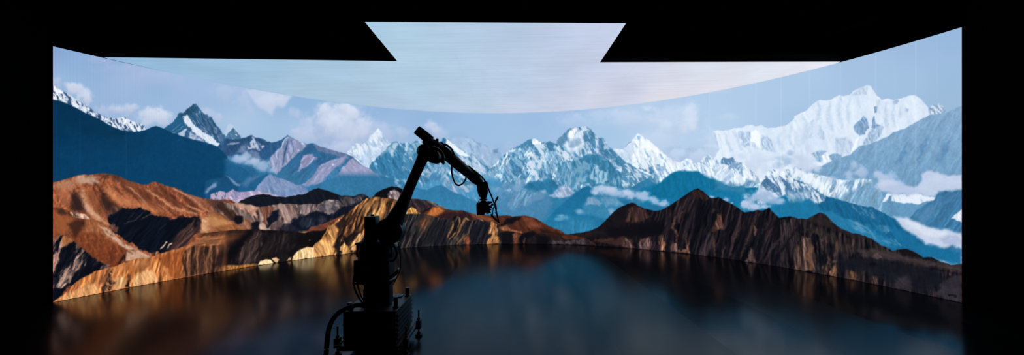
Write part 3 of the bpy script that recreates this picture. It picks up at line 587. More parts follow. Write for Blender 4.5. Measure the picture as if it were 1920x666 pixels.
MID2='''
# ---- right: faint range, snow massif
hill P a9c3e2 s=3 w=2 a=.8 t=.1,20,20,6: 1230 290 1245 278 1265 273 1285 274 1305 277 1330 275 1350 280 1370 300
puff P c6d6ed a=.75 wl=12: 1270 290 18 12 1310 292 22 12 1335 275 14 24 1350 300 16 20 1345 255 12 12
hill J d9e5f4 w=1.5 wl=6 t=.05,75,40,10 m=c3d6ec,.40,78,50,14,.3 name=ms: 548 400 600 320 575 250 553 178 600 181 660 178 685 172 710 158 760 164 790 148 840 138 880 148 910 138 960 165 1030 155 1100 140 1150 100 1200 60 1284 12 1310 -10
hill L d6e3f3 w=1.5 wl=6 t=.05,70,40,10 m=bfd3eb,.40,72,60,16,.3 name=ms2: -6 312 90 268 150 210 190 188 240 196 280 185 335 153 370 160 415 152 450 120 510 90 545 80 575 84 595 118 620 160 650 190 700 180 750 192 800 180 850 160 900 150 950 185 1000 240 1012 310 1012 420
poly J adc5e3 clip=ms s=2 w=2: 738 188 775 182 835 188 838 240 832 300 790 305 768 285 770 250 742 235
poly J adc6e3 clip=ms s=2 w=2: 908 215 955 218 985 260 1003 300 1022 350 985 345 940 325 915 330
poly J bad0e9 clip=ms s=2 w=2: 838 255 870 275 895 325 870 320 845 300
poly J e8f0f9 clip=ms s=2 w=2 t=.05,80,10,4: 838 190 880 180 905 220 912 320 890 300 865 265 838 255
line J bcd0ea clip=ms W=2,1: 590 200 620 280
line J bcd0ea clip=ms W=2,1: 690 180 720 230
line J 8aaed3 clip=ms W=1.5,1: 556 190 575 250 592 300
poly L 7fa5cd clip=ms2 s=1.5 w=2: 445 400 480 350 520 308 540 330 562 392 530 440 490 462 452 432
poly L 9ebbda clip=ms2 s=1.5 w=2: 515 530 520 495 545 450 590 405 650 368 665 400 640 470 600 515 560 530
poly L 759dc7 clip=ms2 s=1.5 w=2: 575 395 580 345 600 315 612 360 640 382 600 408
poly L 7094be clip=ms2 s=1: 597 240 619 240 616 285 600 288
poly L a3bddc clip=ms2 s=2 w=2: 172 430 190 378 212 425 222 495 190 485
poly L b2c9e4 clip=ms2 s=2 w=2: 60 480 70 450 118 400 118 355 138 342 145 390 130 470 100 500
poly L b4c8e3 clip=ms2 s=1.5 w=1.5 m=d9e4f2,.3,70,10,3: 425 152 510 92 545 82 545 150 500 155
line L a9bedd clip=ms2 W=2,1: 345 160 350 205
poly L a6bddc clip=ms2 s=1.5: 738 200 765 182 785 195 770 220 745 225
poly L a3bddc clip=ms2 s=2: 830 250 860 262 850 285 835 275
poly L bfd2ea clip=ms2 s=3 a=.7 m=98b6d8,.35,70,14,4: 300 480 400 470 460 540 420 590 360 610 330 560
poly L c3d6ec clip=ms2 s=5 a=.6: 0 420 80 380 160 340 200 380 230 520 200 560 100 520 0 560
line L f0f5fb clip=ms2 W=3,2 a=.8: 610 130 640 180 700 190
line L f2f6fb clip=ms2 W=5,3 a=.7: 480 470 450 540 420 600
line L a9c4e2 clip=ms2 W=4,7 s=4 w=3 a=.7: 175 200 190 260 170 340
line L a9c4e2 clip=ms2 W=4,9 s=4 w=3 a=.6: 270 205 250 300 290 420
line L a9c4e2 clip=ms2 W=4,8 s=4 w=3 a=.6: 350 170 330 280 360 400
line L b0c9e5 clip=ms2 W=4,8 s=4 w=3 a=.6: 420 180 400 280 410 380
line L a9c4e2 clip=ms2 W=3,6 s=3 w=3 a=.7: 690 200 680 300 700 400
line L a9c4e2 clip=ms2 W=3,6 s=3 w=3 a=.7: 750 210 740 320 760 400
line L a9c4e2 clip=ms2 W=3,5 s=3 w=3 a=.7: 800 240 790 330
line L b0c9e5 clip=ms2 W=4,6 s=3 w=3 a=.6: 640 190 620 240 640 300
line L a3bfdf clip=ms2 W=3,6 s=3 w=3 a=.7: 310 480 320 600
line L a3bfdf clip=ms2 W=3,6 s=3 w=3 a=.7: 380 480 350 610
line L b0c9e5 clip=ms2 W=4,8 s=4 w=3 a=.6: 60 300 90 400 60 520
line J a9c4e2 clip=ms W=3,7 s=3 w=3 a=.7: 640 200 660 280 690 340
line J a9c4e2 clip=ms W=3,5 s=3 w=3 a=.7: 715 190 740 260 760 330
line J a9c4e2 clip=ms W=4,8 s=4 w=3 a=.6: 1060 190 1040 260 1080 320
line J a9c4e2 clip=ms W=4,8 s=4 w=3 a=.6: 1140 150 1120 240 1160 320
poly L 8aa7cc w=2 s=1 m=d5e0ee,.45,50,8,3,.06: 1012 302 1015 252 1035 228 1060 232 1088 220 1120 242 1142 275 1100 292 1050 300
hill L 86add0 s=1 w=1.2 v=679dc8 t=.08,118,26,7 name=bl b=400: 60 720 200 690 300 640 420 602 488 535 560 525 620 500 700 468 740 435 830 405 900 365 960 330 1020 303 1080 294 1150 280 1200 255 1280 232
poly L 5289ba clip=bl s=4 w=4 a=.7: 760 666 810 560 860 500 830 590 790 680
poly L 5289ba clip=bl s=4 w=4 a=.75: 920 666 950 540 1000 480 985 560 940 640 925 700
poly L 5b90be clip=bl s=4 w=4 a=.7: 1060 640 1100 540 1190 470 1150 560 1110 680
poly L 7fb0d6 clip=bl s=6 w=4 a=.5: 980 640 1060 520 1080 560 1020 680
poly L 8fb3d5 s=2 w=2: 130 595 190 570 240 576 222 620 203 660 165 650
poly L d6e2f1 s=1.2 w=2: 197 615 240 584 260 610 282 636 220 662
poly L 7aa5cc s=2 w=2: 255 615 300 590 352 606 345 642 280 645
# ---- middle snow ridges
puff J cddcf0 a=.85 wl=14: 880 400 90 80 960 470 70 50 830 430 60 60 1000 390 60 40 760 370 60 40
puff J a9c2e0 a=.8 wl=12: 1100 400 75 40 1130 350 35 25 1050 430 50 40
puff J d3dff0 a=.8 wl=12: 1230 440 60 60 1280 400 50 40 1200 400 40 30
poly J d8e5f3 w=1.8 wl=5 t=.25,65,14,4 m=8db3d6,.36,62,12,4,.08 name=r2: 160 660 126 525 40 490 -64 440 -40 230 0 213 60 250 110 285 150 330 190 365 230 392 270 410 300 425 340 395 375 390 410 430 450 420 480 380 515 358 550 400 600 400 625 378 660 390 705 380 720 410 760 420 800 450 850 490 900 540 940 560 900 660
poly J 5b8cb6 clip=r2 s=1.5 w=2 m=c6d6ea,.3,70,10,3,.07: 608 390 625 378 660 390 705 380 722 425 695 450 660 440 640 432 612 425
poly J 7ca4cb clip=r2 s=1.5 w=2 m=c6d6ea,.3,120,10,3,.07: 690 430 720 410 770 425 772 520 745 505 735 470 690 470 650 505 640 490
poly J c3d5ea clip=r2 s=3 w=2 a=.8 t=.2,125,18,4: 560 430 620 440 700 480 700 540 640 590 560 560
poly J 8db3d6 clip=r2 s=2 w=2 a=.7: 580 590 640 540 700 480 690 520 640 580
poly J 5f95be clip=r2 s=2 w=2 m=a9c5df,.4,110,10,3: 760 605 790 565 850 558 882 580 860 612
poly J e8f0f9 clip=r2 s=3 w=2 t=.08,60,14,4: 0 215 60 255 110 290 150 340 130 380 90 330 40 320 0 330
poly J 3b80ac clip=r2 s=2 w=3 m=9fbfdb,.28,50,12,4,.07: 0 455 60 495 130 520 160 565 150 590 60 600 0 600
poly J 4585b2 clip=r2 s=2 w=2: 65 460 95 450 105 500 75 515
poly J 7ba3ca clip=r2 s=2 w=2 m=cfdded,.35,60,10,3: 110 430 150 430 172 500 162 535 130 480
hill J 0c74a3 s=1 w=1.5 v=0f82b4 b=520 t=.12,70,16,6: -20 760 20 690 60 655 150 590 200 550 250 510 330 495 400 493 440 498 455 520 500 538 560 570 640 590 700 605 760 598 800 612 870 605 930 640 1000 640 1100 660 1330 700
hill J d5e2f1 w=1.8 wl=5 m=6f9ac2,.4,50,12,3.5,.07 t=.3,60,12,4 name=r3: 880 640 930 552 960 478 1000 470 1060 490 1110 468 1150 470 1180 448 1195 480 1284 500 1310 510
poly J 4878a4 w=1.8 wl=5 m=c9d9eb,.47,62,14,3.5,.06 t=.3,60,12,4 name=r4: 890 640 920 562 960 528 1000 540 1050 515 1090 550 1150 590 1220 605 1284 640 1310 660 1284 670 1230 730 1150 725 1080 665 1000 645 920 620
line J 8fb4d3 W=3,2 a=.7 s=1.5 w=2: 455 505 500 525 570 560
# ---- right middle ground
hill M 6fa3ca w=1.5 s=1 v=4f8fbc b=480: -10 200 0 110 110 140 250 170 420 180 580 195 640 270 720 300 900 300 1050 320 1270 330
hill M cddded w=2 wl=5 m=76a3c8,.42,108,22,5,.07 t=.25,110,18,5 name=mr b=400: -10 120 0 85 50 108 110 140 180 150 250 172 350 190 450 188 520 183 580 193 620 250 655 290 665 330 660 400
poly M 6a9ec5 clip=mr s=5 w=4 a=.85 t=.25,110,20,5: 300 330 480 250 540 200 585 200 660 270 720 330 720 440 520 400 420 370
poly M e2ebf6 clip=mr s=3 w=3 a=.8: 0 100 100 145 200 200 240 270 190 250 100 210 0 170
poly M d9e4f3 w=2 wl=5 s=1 m=9bb7d7,.3,60,12,4,.08: 662 358 690 300 740 288 800 300 860 295 920 288 980 310 1055 322 1045 347 990 350 930 376 860 362 800 365 720 350
poly M 5b90ba s=1.5 w=2: 690 350 715 310 730 305 725 345 715 365
hill M 3c77a4 w=1.5 wl=6 s=1 v=357daf b=470 t=.2,125,20,6 name=rm: 860 480 920 420 1000 360 1050 345 1065 315 1082 285 1130 272 1150 276 1180 280 1220 268 1270 262
poly M 6095c0 clip=rm s=6 a=.5 w=3: 900 470 1000 400 1100 350 1050 450 960 520
poly M ccd9eb s=1.5 w=2: 1178 482 1200 455 1262 412 1262 512 1215 490
puff M b5c7e3 a=.9 wl=14: 680 190 90 70 760 250 120 55 860 275 90 35 640 160 45 45
puff M c3d0e8 a=.9 wl=12: 700 230 90 50 640 230 50 40
poly M b7c8e4 s=3 w=4 wl=14: 640 270 700 240 830 230 900 245 945 205 955 160 1000 120 1060 128 1150 150 1262 158 1262 268 1220 262 1160 275 1090 278 1070 305 1040 325 980 305 900 288 740 286
puff M c6d2e9 a=.85 wl=12: 1090 210 110 60 980 260 60 40 1200 220 70 40
puff M b0c4e1 a=.85 wl=12: 450 85 65 45 500 130 60 60 410 150 60 40
puff M c6d5eb a=.9 wl=12: 60 60 90 60 120 100 90 45 30 20 60 40
puff M bfd0e8 a=.6 wl=12: 260 180 90 26 420 185 60 18
hill M 0f5d8c w=1.8 wl=6 s=1 v=0f72a6 t=.25,60,16,5 name=dk: -10 180 0 190 60 208 110 225 160 270 230 312 330 338 430 368 520 390 590 398 680 448 760 488 840 560 930 640 1010 700
poly M 4f84b0 clip=dk s=3 w=3 m=c9d7e8,.52,60,14,3.5,.06: -10 180 0 190 60 208 110 225 160 270 230 312 220 350 160 380 130 360 90 330 40 360 -10 370
poly M 9dbad6 clip=dk s=3 w=2 a=.45 m=1c6899,.6,55,10,3,.06: 420 370 520 392 590 400 680 450 650 500 560 470 450 430
poly M 1f7fb0 clip=dk s=4 w=3 a=.85 t=.15,40,20,6: -10 370 60 350 130 350 200 420 300 440 400 490 520 520 620 590 700 640 760 700 -10 700
poly M 8fb3d3 clip=dk s=2.5 w=3 a=.5 m=2580b2,.5,75,14,4: 600 520 620 540 700 545 740 560 690 600 640 580
line M 7fb0d3 clip=dk W=2,3 s=2 a=.5: 400 490 470 520 550 560 620 640
poly N 7aaacd a=.55 s=2 w=3 m=2580b2,.4,40,14,4: 400 35 470 30 520 80 610 150 660 170 720 150 800 210 700 185 600 150 560 110 460 90
line N 8ab4d4 a=.6 W=1,2: 740 150 805 208
poly N 1270a2 s=5 w=3 a=1: 700 60 850 110 960 190 1060 210 1255 250 1255 350 1180 340 1080 310 960 280 880 220 780 160
poly N bccae4 s=3.5 w=4 wl=14: 750 -10 830 -8 880 10 960 42 1030 60 1100 82 1180 95 1265 112 1265 235 1180 200 1120 232 1060 205 985 190 935 145 870 105 800 60
poly N cdd8ea s=4 w=4 wl=12 a=.9: 800 0 880 18 960 55 1060 85 1150 110 1080 150 980 130 900 80 840 40
poly N a7b7d9 s=4 w=4 wl=12 a=.8: 1090 140 1160 125 1265 150 1265 200 1180 190 1120 190
'''

MIDC='''
# ---- blue haze and low ridges in the middle
poly I 2a7cab s=7 w=3 v=2483b4: -40 330 -20 230 60 190 160 130 300 100 500 90 640 110 760 90 900 80 1100 90 1284 60 1340 120 1340 300 1284 480 300 480 -40 480
poly I 4a8ab8 s=6 w=3 a=.8: -30 60 100 40 260 60 440 100 470 200 400 330 300 360 100 330 -30 300
poly H 2476a4 s=3 w=3 t=.3,40,14,4: 238 522 300 488 380 480 430 463 480 478 512 512 500 545 460 582 400 560 300 550
poly H a3b6d5 s=2 w=2.5 t=.3,50,14,4 m=6d9fc6,.35,50,12,4: 436 590 500 545 535 508 590 530 642 560 600 592 520 612
poly H 86aacd s=4 w=3 a=.6: 165 545 180 500 215 455 262 480 240 520 200 560
poly I 77a3ca s=5 w=3 a=.8 t=.3,115,14,4 m=4c8fbc,.4,110,14,4: 128 225 170 130 240 104 345 130 300 205 160 255
poly I 6fa3c8 s=4 w=3 a=.6: 330 130 380 110 420 130 380 180 320 190
puff H b1c4df a=.7 wl=7: 20 540 60 30 130 552 36 18 400 560 30 20
hill I 126a9b s=1.2 w=1.5 v=1c80b0 b=450: 330 450 480 262 560 190 640 130 690 90 740 72 770 110 800 150 840 150 900 155 960 165 1000 190 1060 180 1160 240 1340 300
poly I 3f8fbc s=5 w=3 a=.7: 690 230 740 160 800 150 860 160 960 170 1000 220 940 280 860 330 780 300 700 290
poly I 86a9cb s=2.5 w=3 a=.8 t=.3,50,14,4: 712 222 735 168 770 158 835 205 815 225 760 210
poly I 6d9fc5 s=3 w=3 a=.65 t=.3,60,16,5: 830 170 880 150 960 180 1000 222 950 225 900 215 870 230
poly I 86abd0 s=2.5 w=3 a=.7: 880 245 910 240 940 268 915 300 895 280
puff I 8fb2d6 a=.85 wl=8 rag=.4: 668 268 44 26
puff I 7fb0d2 a=.6 wl=8: 500 325 40 20 560 310 50 24 520 300 40 12
poly I 3187b5 s=8 w=4 a=.6 t=.25,90,20,5: 480 380 620 320 760 340 800 400 700 440 560 430
hill J 2a7eac s=1 w=1.2 t=.1,60,16,6 b=440: -80 620 0 570 60 540 160 610 200 560 250 510
poly K 0b76a8 s=3 w=2 v=1080b2: 0 60 200 0 560 -20 700 60 800 120 900 180 1100 100 1284 140 1340 300 1284 330 0 330
poly K 06719f s=2 w=2 t=.12,70,16,6: 40 90 150 10 200 -30 250 -70 330 -80 440 -75 480 -40 560 0 600 20 560 60 300 130 100 130
poly K 3d87b3 a=.6 s=4 w=3: 560 0 700 20 800 30 780 90 680 70 580 60
line K 5f9fc4 W=1.5,1 a=.5: 560 10 570 70
line K 5f9fc4 W=1.5,1 a=.5: 780 40 790 110
poly K 5b95c0 s=3 w=3 a=.75 m=b4c9e2,.45,70,14,4: 1090 60 1180 90 1284 60 1284 130 1200 160 1130 170 1100 120
poly K 1478a8 s=5 w=3 a=.8: 1010 190 1120 150 1200 170 1284 140 1340 200 1284 330 1060 260 1000 215
poly K 20719f s=3 w=2 a=.7: 20 180 100 170 190 190 230 200 160 222 90 222
puff I a9c1de a=.9 wl=9: 800 110 60 45 860 110 90 45 950 125 90 40 1040 130 80 42 1110 145 90 36
puff I bccce6 a=.9 wl=9: 830 95 60 32 900 105 70 32 1020 125 60 30 790 130 40 22
puff I a3bfdd a=.85 wl=8: 1180 170 60 25 1240 195 40 26 730 62 26 12 1284 210 40 20
puff K a3bfdd a=.85 wl=9: 20 120 60 40 100 140 50 30 180 165 44 30 30 90 50 20
puff K aebfdd a=.85 wl=7: 650 140 40 22 540 118 22 12 690 165 20 12
puff K a3bcdc a=.95 wl=11: 860 120 80 50 940 110 90 50 1010 140 70 40 820 160 60 50 1060 150 50 26
puff K bccce6 a=.9 wl=9: 800 180 50 40 860 195 60 34 930 190 60 26 910 60 34 36 780 160 26 24
puff K 8fb0d4 a=.8 wl=10: 980 150 80 26 1050 165 40 14
'''
MIDH='''
puff P 468fbd a=.75 wl=16 rag=.5: 912 362 26 34 900 385 30 30 925 345 20 16
'''
MIDL='''
# ---- ridge one, left middle
hill D 28608f w=1.5 wl=6 s=.9 v=2f8abd t=.15,60,20,6 name=g1 b=420: 0 320 30 300 60 265 100 240 160 248 230 235 290 215 320 235 370 240 410 265 440 270 480 262 520 245 560 215 600 240 650 265 700 282 750 275 800 300 850 315 920 335 1000 355 1050 375 1080 410 1120 440 1180 470 1284 525 1340 545 1450 580 1600 640
poly D 274f7b clip=g1 s=3 w=3 t=.3,65,14,5: 30 300 100 240 230 235 290 215 410 262 440 270 430 320 360 345 380 420 300 380 180 350 120 380
poly D 8f98bd clip=g1 s=1.5 w=2 t=.32,75,26,6: 560 216 510 300 450 340 410 420 440 470 480 515 520 470 545 435 600 392 650 345 705 285 650 263 600 240
poly D 5f7aa6 clip=g1 s=3 w=2 a=.7 t=.2,80,20,5: 520 300 560 220 590 250 560 320 540 420 520 450 525 380
line D 2c517d clip=g1 W=2.5,1.5 w=2: 562 255 545 330 530 400 522 450
line D 39618c clip=g1 W=1.5,1 w=2 a=.8: 590 250 600 330 570 390
line D 39618c clip=g1 W=1.2,1 w=2 a=.7: 490 330 480 420 460 470
line D c9d3e6 clip=g1 W=1.5,2 w=3: 565 225 530 265 512 315
poly D c6d0e4 clip=g1 s=1 w=3 a=.85 m=7f8cb4,.5,70,10,3,.06: 640 262 700 282 660 340 640 330
poly D b2bfda clip=g1 s=1.5 w=3 m=3b6391,.45,60,12,4,.06: 255 300 290 222 330 258 385 300 350 335 300 310 262 325
poly D 7f93b9 clip=g1 s=4 w=3 a=.8 m=4a76a3,.4,60,14,4: 180 350 240 280 270 330 340 340 350 400 300 390 240 360
line D a3b5d3 clip=g1 W=1.5,3 w=2 a=.8: 100 287 140 278 200 272
poly D 27588a clip=g1 s=2 w=2: 345 335 440 275 520 248 505 305 430 370 390 418 360 372
poly D 265a88 clip=g1 s=2 w=2 v=357aaa t=.15,125,18,6: 745 278 700 308 655 350 598 392 545 440 490 505 530 550 600 590 660 600 710 540 745 500 800 450 765 440 695 468 622 505 642 450 662 400 720 352 790 330 850 340 820 310
poly D 918fb6 clip=g1 s=1.5 w=2.5 t=.25,125,18,6 h=8b93bb: 725 350 790 375 750 420 690 460 622 504 642 445 665 392
poly D 8b94bc clip=g1 s=2 w=2.5 t=.25,125,20,6: 1000 362 940 380 870 410 810 435 760 490 720 540 650 590 700 600 760 590 825 562 872 510 925 460 985 420 1025 385
line D 2f5f92 clip=g1 W=5,3 w=2: 940 365 870 400 800 430 770 440
line D 2f5f92 clip=g1 W=5,2 w=2: 760 440 800 400 820 380
poly D 2f6da2 clip=g1 s=2 w=2.5 v=3c86b8: 1000 395 950 440 895 495 840 550 905 545 945 480 995 430 1020 400
poly D 9a9cc2 clip=g1 s=2 w=2.5 t=.2,50,20,6 fb=318,336: 1050 377 1005 430 940 490 895 548 1000 535 1100 530 1290 535 1180 470 1100 428
poly D 6f7aa4 clip=g1 s=2 w=2 a=.8 t=.25,60,10,4: 750 280 860 318 1000 358 1040 378 960 380 880 360 800 340
puff D d3dcec clip=g1 a=.9 wl=4: 900 437 12 14
poly D 2f7aa9 clip=g1 s=10 a=.75 w=3: 640 620 800 590 900 545 1100 535 1290 545 1480 600 1600 700 640 700
poly F 2c77a6 s=8 a=.85 w=2: 0 470 150 480 300 490 420 540 600 620 600 700 0 640
hill F 2a79ab s=1.5 w=1.5 v=338abb b=420: 330 600 380 530 440 550 490 545 540 520 590 508 640 540 700 570 780 600 860 640 980 700 1100 740
puff F 9db9da a=.8 wl=8: 255 490 22 35 275 520 26 24
puff D a3bad8 a=.85 wl=14: 200 395 90 45 300 410 80 40 380 450 60 50 250 370 60 30 440 480 50 40
'''
NAVY='''
hill A 00345a w=.8 s=.9 h=064876 t=.06,40,60,20 name=nv b=440: -60 140 0 148 60 160 120 185 200 225 270 260 340 290 400 325 450 355 510 378 560 388 640 390 690 378 730 358 770 348 800 352 840 370 900 400 940 412 1000 435 1060 452 1130 468 1200 488 1240 505 1284 545 1320 600 1370 640 1440 670 1500 720
poly P 03426e s=22 a=.6 clip=nv: 95 270 200 280 330 290 440 300 470 400 95 400
poly A 01304f s=14 a=.6 clip=nv: 0 150 120 190 400 335 560 400 500 440 260 420 60 300
hill D 1f6699 s=8 w=2 a=.8 fb=335,356: 90 400 130 395 200 430 260 450 320 470 360 520 420 600 520 640
puff D 9db6d6 a=.85 wl=12: 190 400 75 35 260 420 70 35 330 440 60 40
puff D b3c5df a=.7 wl=10: 230 390 50 24 300 410 45 28
hill D 12507f s=1.5 w=1.5 b=420: -60 560 0 545 60 535 95 520 130 545 180 580 240 612 300 660
poly D 7f97bd s=1.5 w=2 a=.8: 98 522 140 548 185 580 242 612 200 608 150 580
puff D 7f9fc4 a=.8: 5 590 22 22
hill D 1a6093 s=2 w=1.5 b=420: 190 600 240 580 300 560 350 530 400 508 440 520 500 560 520 640
poly D 5f86b3 s=4 w=3 a=.6: 200 580 280 530 340 520 300 560 240 600
hill D 8197c2 s=1.2 w=2 t=.2,50,16,5 m=6383b4,.4,50,18,6 b=420: 300 650 330 600 380 545 410 515 440 512 490 540 520 545 570 560 600 580 640 592 690 612 718 640 740 680
hill E a392b8 s=1 w=2 t=.25,55,14,5 m=c9b9d3,.4,40,12,5 b=420: -20 95 50 75 100 85 150 64 200 82 250 75 330 72 400 88 470 105 520 115 600 130
poly E 8489b5 s=2 w=2 a=.8: 150 70 180 85 200 110 170 125 140 100
hill E 33486f s=1.2 w=2 m=a3b4d3,.35,60,8,3,.06 b=400: -20 110 0 105 60 108 90 125 130 150 160 180
poly B 4a74a0 s=3 a=.6 w=3: 1130 250 1150 220 1200 175 1240 160 1225 200 1180 230 1150 260
poly B 7f9abf s=1.5 a=.8 w=2: 1145 235 1190 190 1225 175 1230 195 1185 220 1150 255
hill B b9a5c4 s=1 w=2 m=41587f,.3,70,8,3,.06 b=400: 1180 300 1185 265 1215 245 1250 235 1284 240 1320 260
'''
def _sky(P):
    P.img[:] = idw(P.X, P.Y, SKY)
def paint(P):
    _sky(P)
    for d in (FAR, MID, MID2, MIDC, MIDH, MIDL, NAVY): run(P, d)
    L = P.img.mean(2, keepdims=True); q = P.solid[..., None]; P.img = P.img * (1 - q) + (L + .9 * (P.img - L) + .055 * sstep(.62, .9, L)) * .985 * q
    P.near[:] = 0
    run(P, FG)
    contrast(P)
    grain(P)

# ------------------------------------------------------------------ the place
import bpy, bmesh, math, random
from mathutils import Vector, Matrix
random.seed(4)
S = bpy.context.scene
COL = S.collection
F, CX, CY, HC = 640.0, 960.0, 353.0, 1.55          # focal length in picture points, optical centre, eye height (m)

def at(px, py, d):
    """point seen at (px, py) that stands d metres in front of the camera"""
    return Vector(((px - CX) / F * d, d, HC + (CY - py) / F * d))

def newmat(name):
    m = bpy.data.materials.new(name); m.use_nodes = True
    return m, m.node_tree.nodes, m.node_tree.links, m.node_tree.nodes['Principled BSDF']

def plain(name, col, rough, metal=0.0, bump=0.0, scale=60, spec=.5):
    m, n, l, b = newmat(name)
    tc = n.new('ShaderNodeTexCoord'); nz = n.new('ShaderNodeTexNoise'); nz.inputs['Scale'].default_value = scale; nz.inputs['Detail'].default_value = 4
    l.new(tc.outputs['Object'], nz.inputs['Vector'])
    cr = n.new('ShaderNodeValToRGB'); e = cr.color_ramp.elements
    e[0].position, e[1].position = .3, .7
    e[0].color = (*[c * .75 for c in col], 1); e[1].color = (*[c * 1.2 for c in col], 1)
    l.new(nz.outputs['Fac'], cr.inputs['Fac']); l.new(cr.outputs['Color'], b.inputs['Base Color'])
    b.inputs['Roughness'].default_value = rough; b.inputs['Metallic'].default_value = metal; b.inputs['Specular IOR Level'].default_value = spec
    if bump:
        bp = n.new('ShaderNodeBump'); bp.inputs['Strength'].default_value = bump; bp.inputs['Distance'].default_value = .002
        l.new(nz.outputs['Fac'], bp.inputs['Height']); l.new(bp.outputs['Normal'], b.inputs['Normal'])
    return m

def screen_mat(name):
    m, n, l, b = newmat(name)
    ca = n.new('ShaderNodeVertexColor'); ca.layer_name = 'picture'
    b.inputs['Base Color'].default_value = (.004, .004, .004, 1); b.inputs['Roughness'].default_value = .6; b.inputs['Specular IOR Level'].default_value = .1
    l.new(ca.outputs['Color'], b.inputs['Emission Color']); b.inputs['Emission Strength'].default_value = 1
    m.cycles.emission_sampling = 'NONE'
    return m

M_SCREEN = screen_mat('led_picture')
M_FRAME = plain('black_cabinet', (.004, .004, .0045), .6, spec=.2)
M_BLACK = plain('black_drape', (.0012, .0012, .0013), .95, spec=.02)
M_PAINT = plain('black_paint', (.008, .008, .009), .42, bump=.05, scale=90, spec=.35)
M_METAL = plain('dark_steel', (.03, .03, .033), .38, .8)
M_RUBBER = plain('black_rubber', (.006, .006, .006), .6, spec=.25)
M_CAM = plain('camera_black', (.006, .006, .007), .5, spec=.3)
M_GLASS = plain('lens_glass', (.01, .012, .02), .08, spec=.6)
M_LABEL = plain('grey_label', (.10, .10, .11), .6, scale=30)
M_INK = plain('label_ink', (.02, .02, .022), .7)

# ---- mesh helpers -------------------------------------------------
class MB:
    def __init__(s): s.bm = bmesh.new()
    def box(s, c, size, rot=None, bev=.004):
        b = bmesh.new(); bmesh.ops.create_cube(b, size=1)
        bmesh.ops.scale(b, vec=Vector(size), verts=b.verts)
        if bev: bmesh.ops.bevel(b, geom=b.edges[:], offset=min(bev, min(size) * .4), segments=2, affect='EDGES', profile=.6)
        if rot is not None: bmesh.ops.transform(b, matrix=rot.to_4x4() if hasattr(rot, 'to_4x4') else rot, verts=b.verts)
        bmesh.ops.translate(b, vec=Vector(c), verts=b.verts); return s.add(b)
    def add(s, b):
        me = bpy.data.meshes.new('t'); b.to_mesh(me); b.free(); s.bm.from_mesh(me); bpy.data.meshes.remove(me); return s
    def loft(s, rings, n=20, p=2.0, up=None, flat=1.0):
        """rings: list of (centre, radius or (ru, rv)); p: 2 = round, 4+ = boxy"""
        b = bmesh.new(); R = []
        P = [Vector(r[0]) for r in rings]
        for i, (c, r) in enumerate(rings):
            t = (P[min(i + 1, len(P) - 1)] - P[max(i - 1, 0)]).normalized()
            u0 = Vector(up) if up else (Vector((0, 0, 1)) if abs(t.z) < .9 else Vector((0, 1, 0)))
            v = t.cross(u0).normalized(); u = v.cross(t).normalized()
            ru, rv = (r if isinstance(r, tuple) else (r, r * flat)); vs = []
            for k in range(n):
                a = 2 * math.pi * k / n; ca, sa = math.cos(a), math.sin(a)
                e = 2 / p
                vs.append(b.verts.new(P[i] + u * ru * math.copysign(abs(ca) ** e, ca) + v * rv * math.copysign(abs(sa) ** e, sa)))
            R.append(vs)
        for a, c in zip(R, R[1:]):
            for k in range(n): b.faces.new((a[k], a[(k + 1) % n], c[(k + 1) % n], c[k]))
        b.faces.new(R[0][::-1]); b.faces.new(R[-1])
        bmesh.ops.recalc_face_normals(b, faces=b.faces); return s.add(b)
    def cyl(s, a, c, r, n=24, bev=.12):
        a, c = Vector(a), Vector(c); d = (c - a); L = d.length; e = min(r * bev, L * .3); d.normalize()
        return s.loft([(a, r - e), (a + d * e, r), (c - d * e, r), (c, r - e)], n)
    def tube(s, pts, r, n=10, k=8):
        P = [Vector(q) for q in smooth([tuple(p) for p in pts], n=k)]
        return s.loft([(p, r) for p in P], n)
    def sphere(s, c, r, sc=(1, 1, 1)):
        b = bmesh.new(); bmesh.ops.create_uvsphere(b, u_segments=24, v_segments=14, radius=r)
        bmesh.ops.scale(b, vec=Vector(sc), verts=b.verts); bmesh.ops.translate(b, vec=Vector(c), verts=b.verts); return s.add(b)
    def build(s, name, mat, parent=None, off=None, ang=40):
        o = off if off is not None else (Vector(parent['origin']) if parent is not None and 'origin' in parent else Vector((0, 0, 0)))
        bmesh.ops.translate(s.bm, vec=-o, verts=s.bm.verts)
        me = bpy.data.meshes.new(name); s.bm.to_mesh(me); s.bm.free(); me.materials.append(mat)
        for p in me.polygons: p.use_smooth = True
        try: me.set_sharp_from_angle(angle=math.radians(ang))
        except Exception: pass
        ob = bpy.data.objects.new(name, me); COL.objects.link(ob)
        if parent is not None: ob.parent = parent
        else: ob.location = o
        return ob

def empty(name, loc):
    o = bpy.data.objects.new(name, None); COL.objects.link(o); o.location = loc; o.empty_display_size = .2
    o['origin'] = tuple(loc)
    return o
def tag(o, label, cat, group=None):
    o['label'] = label; o['category'] = cat
    if group: o['group'] = group
    return o
def part(o, root_obj):
    """make o (built under its thing) a child of root_obj, a part of the same thing"""
    o.parent = root_obj; return o

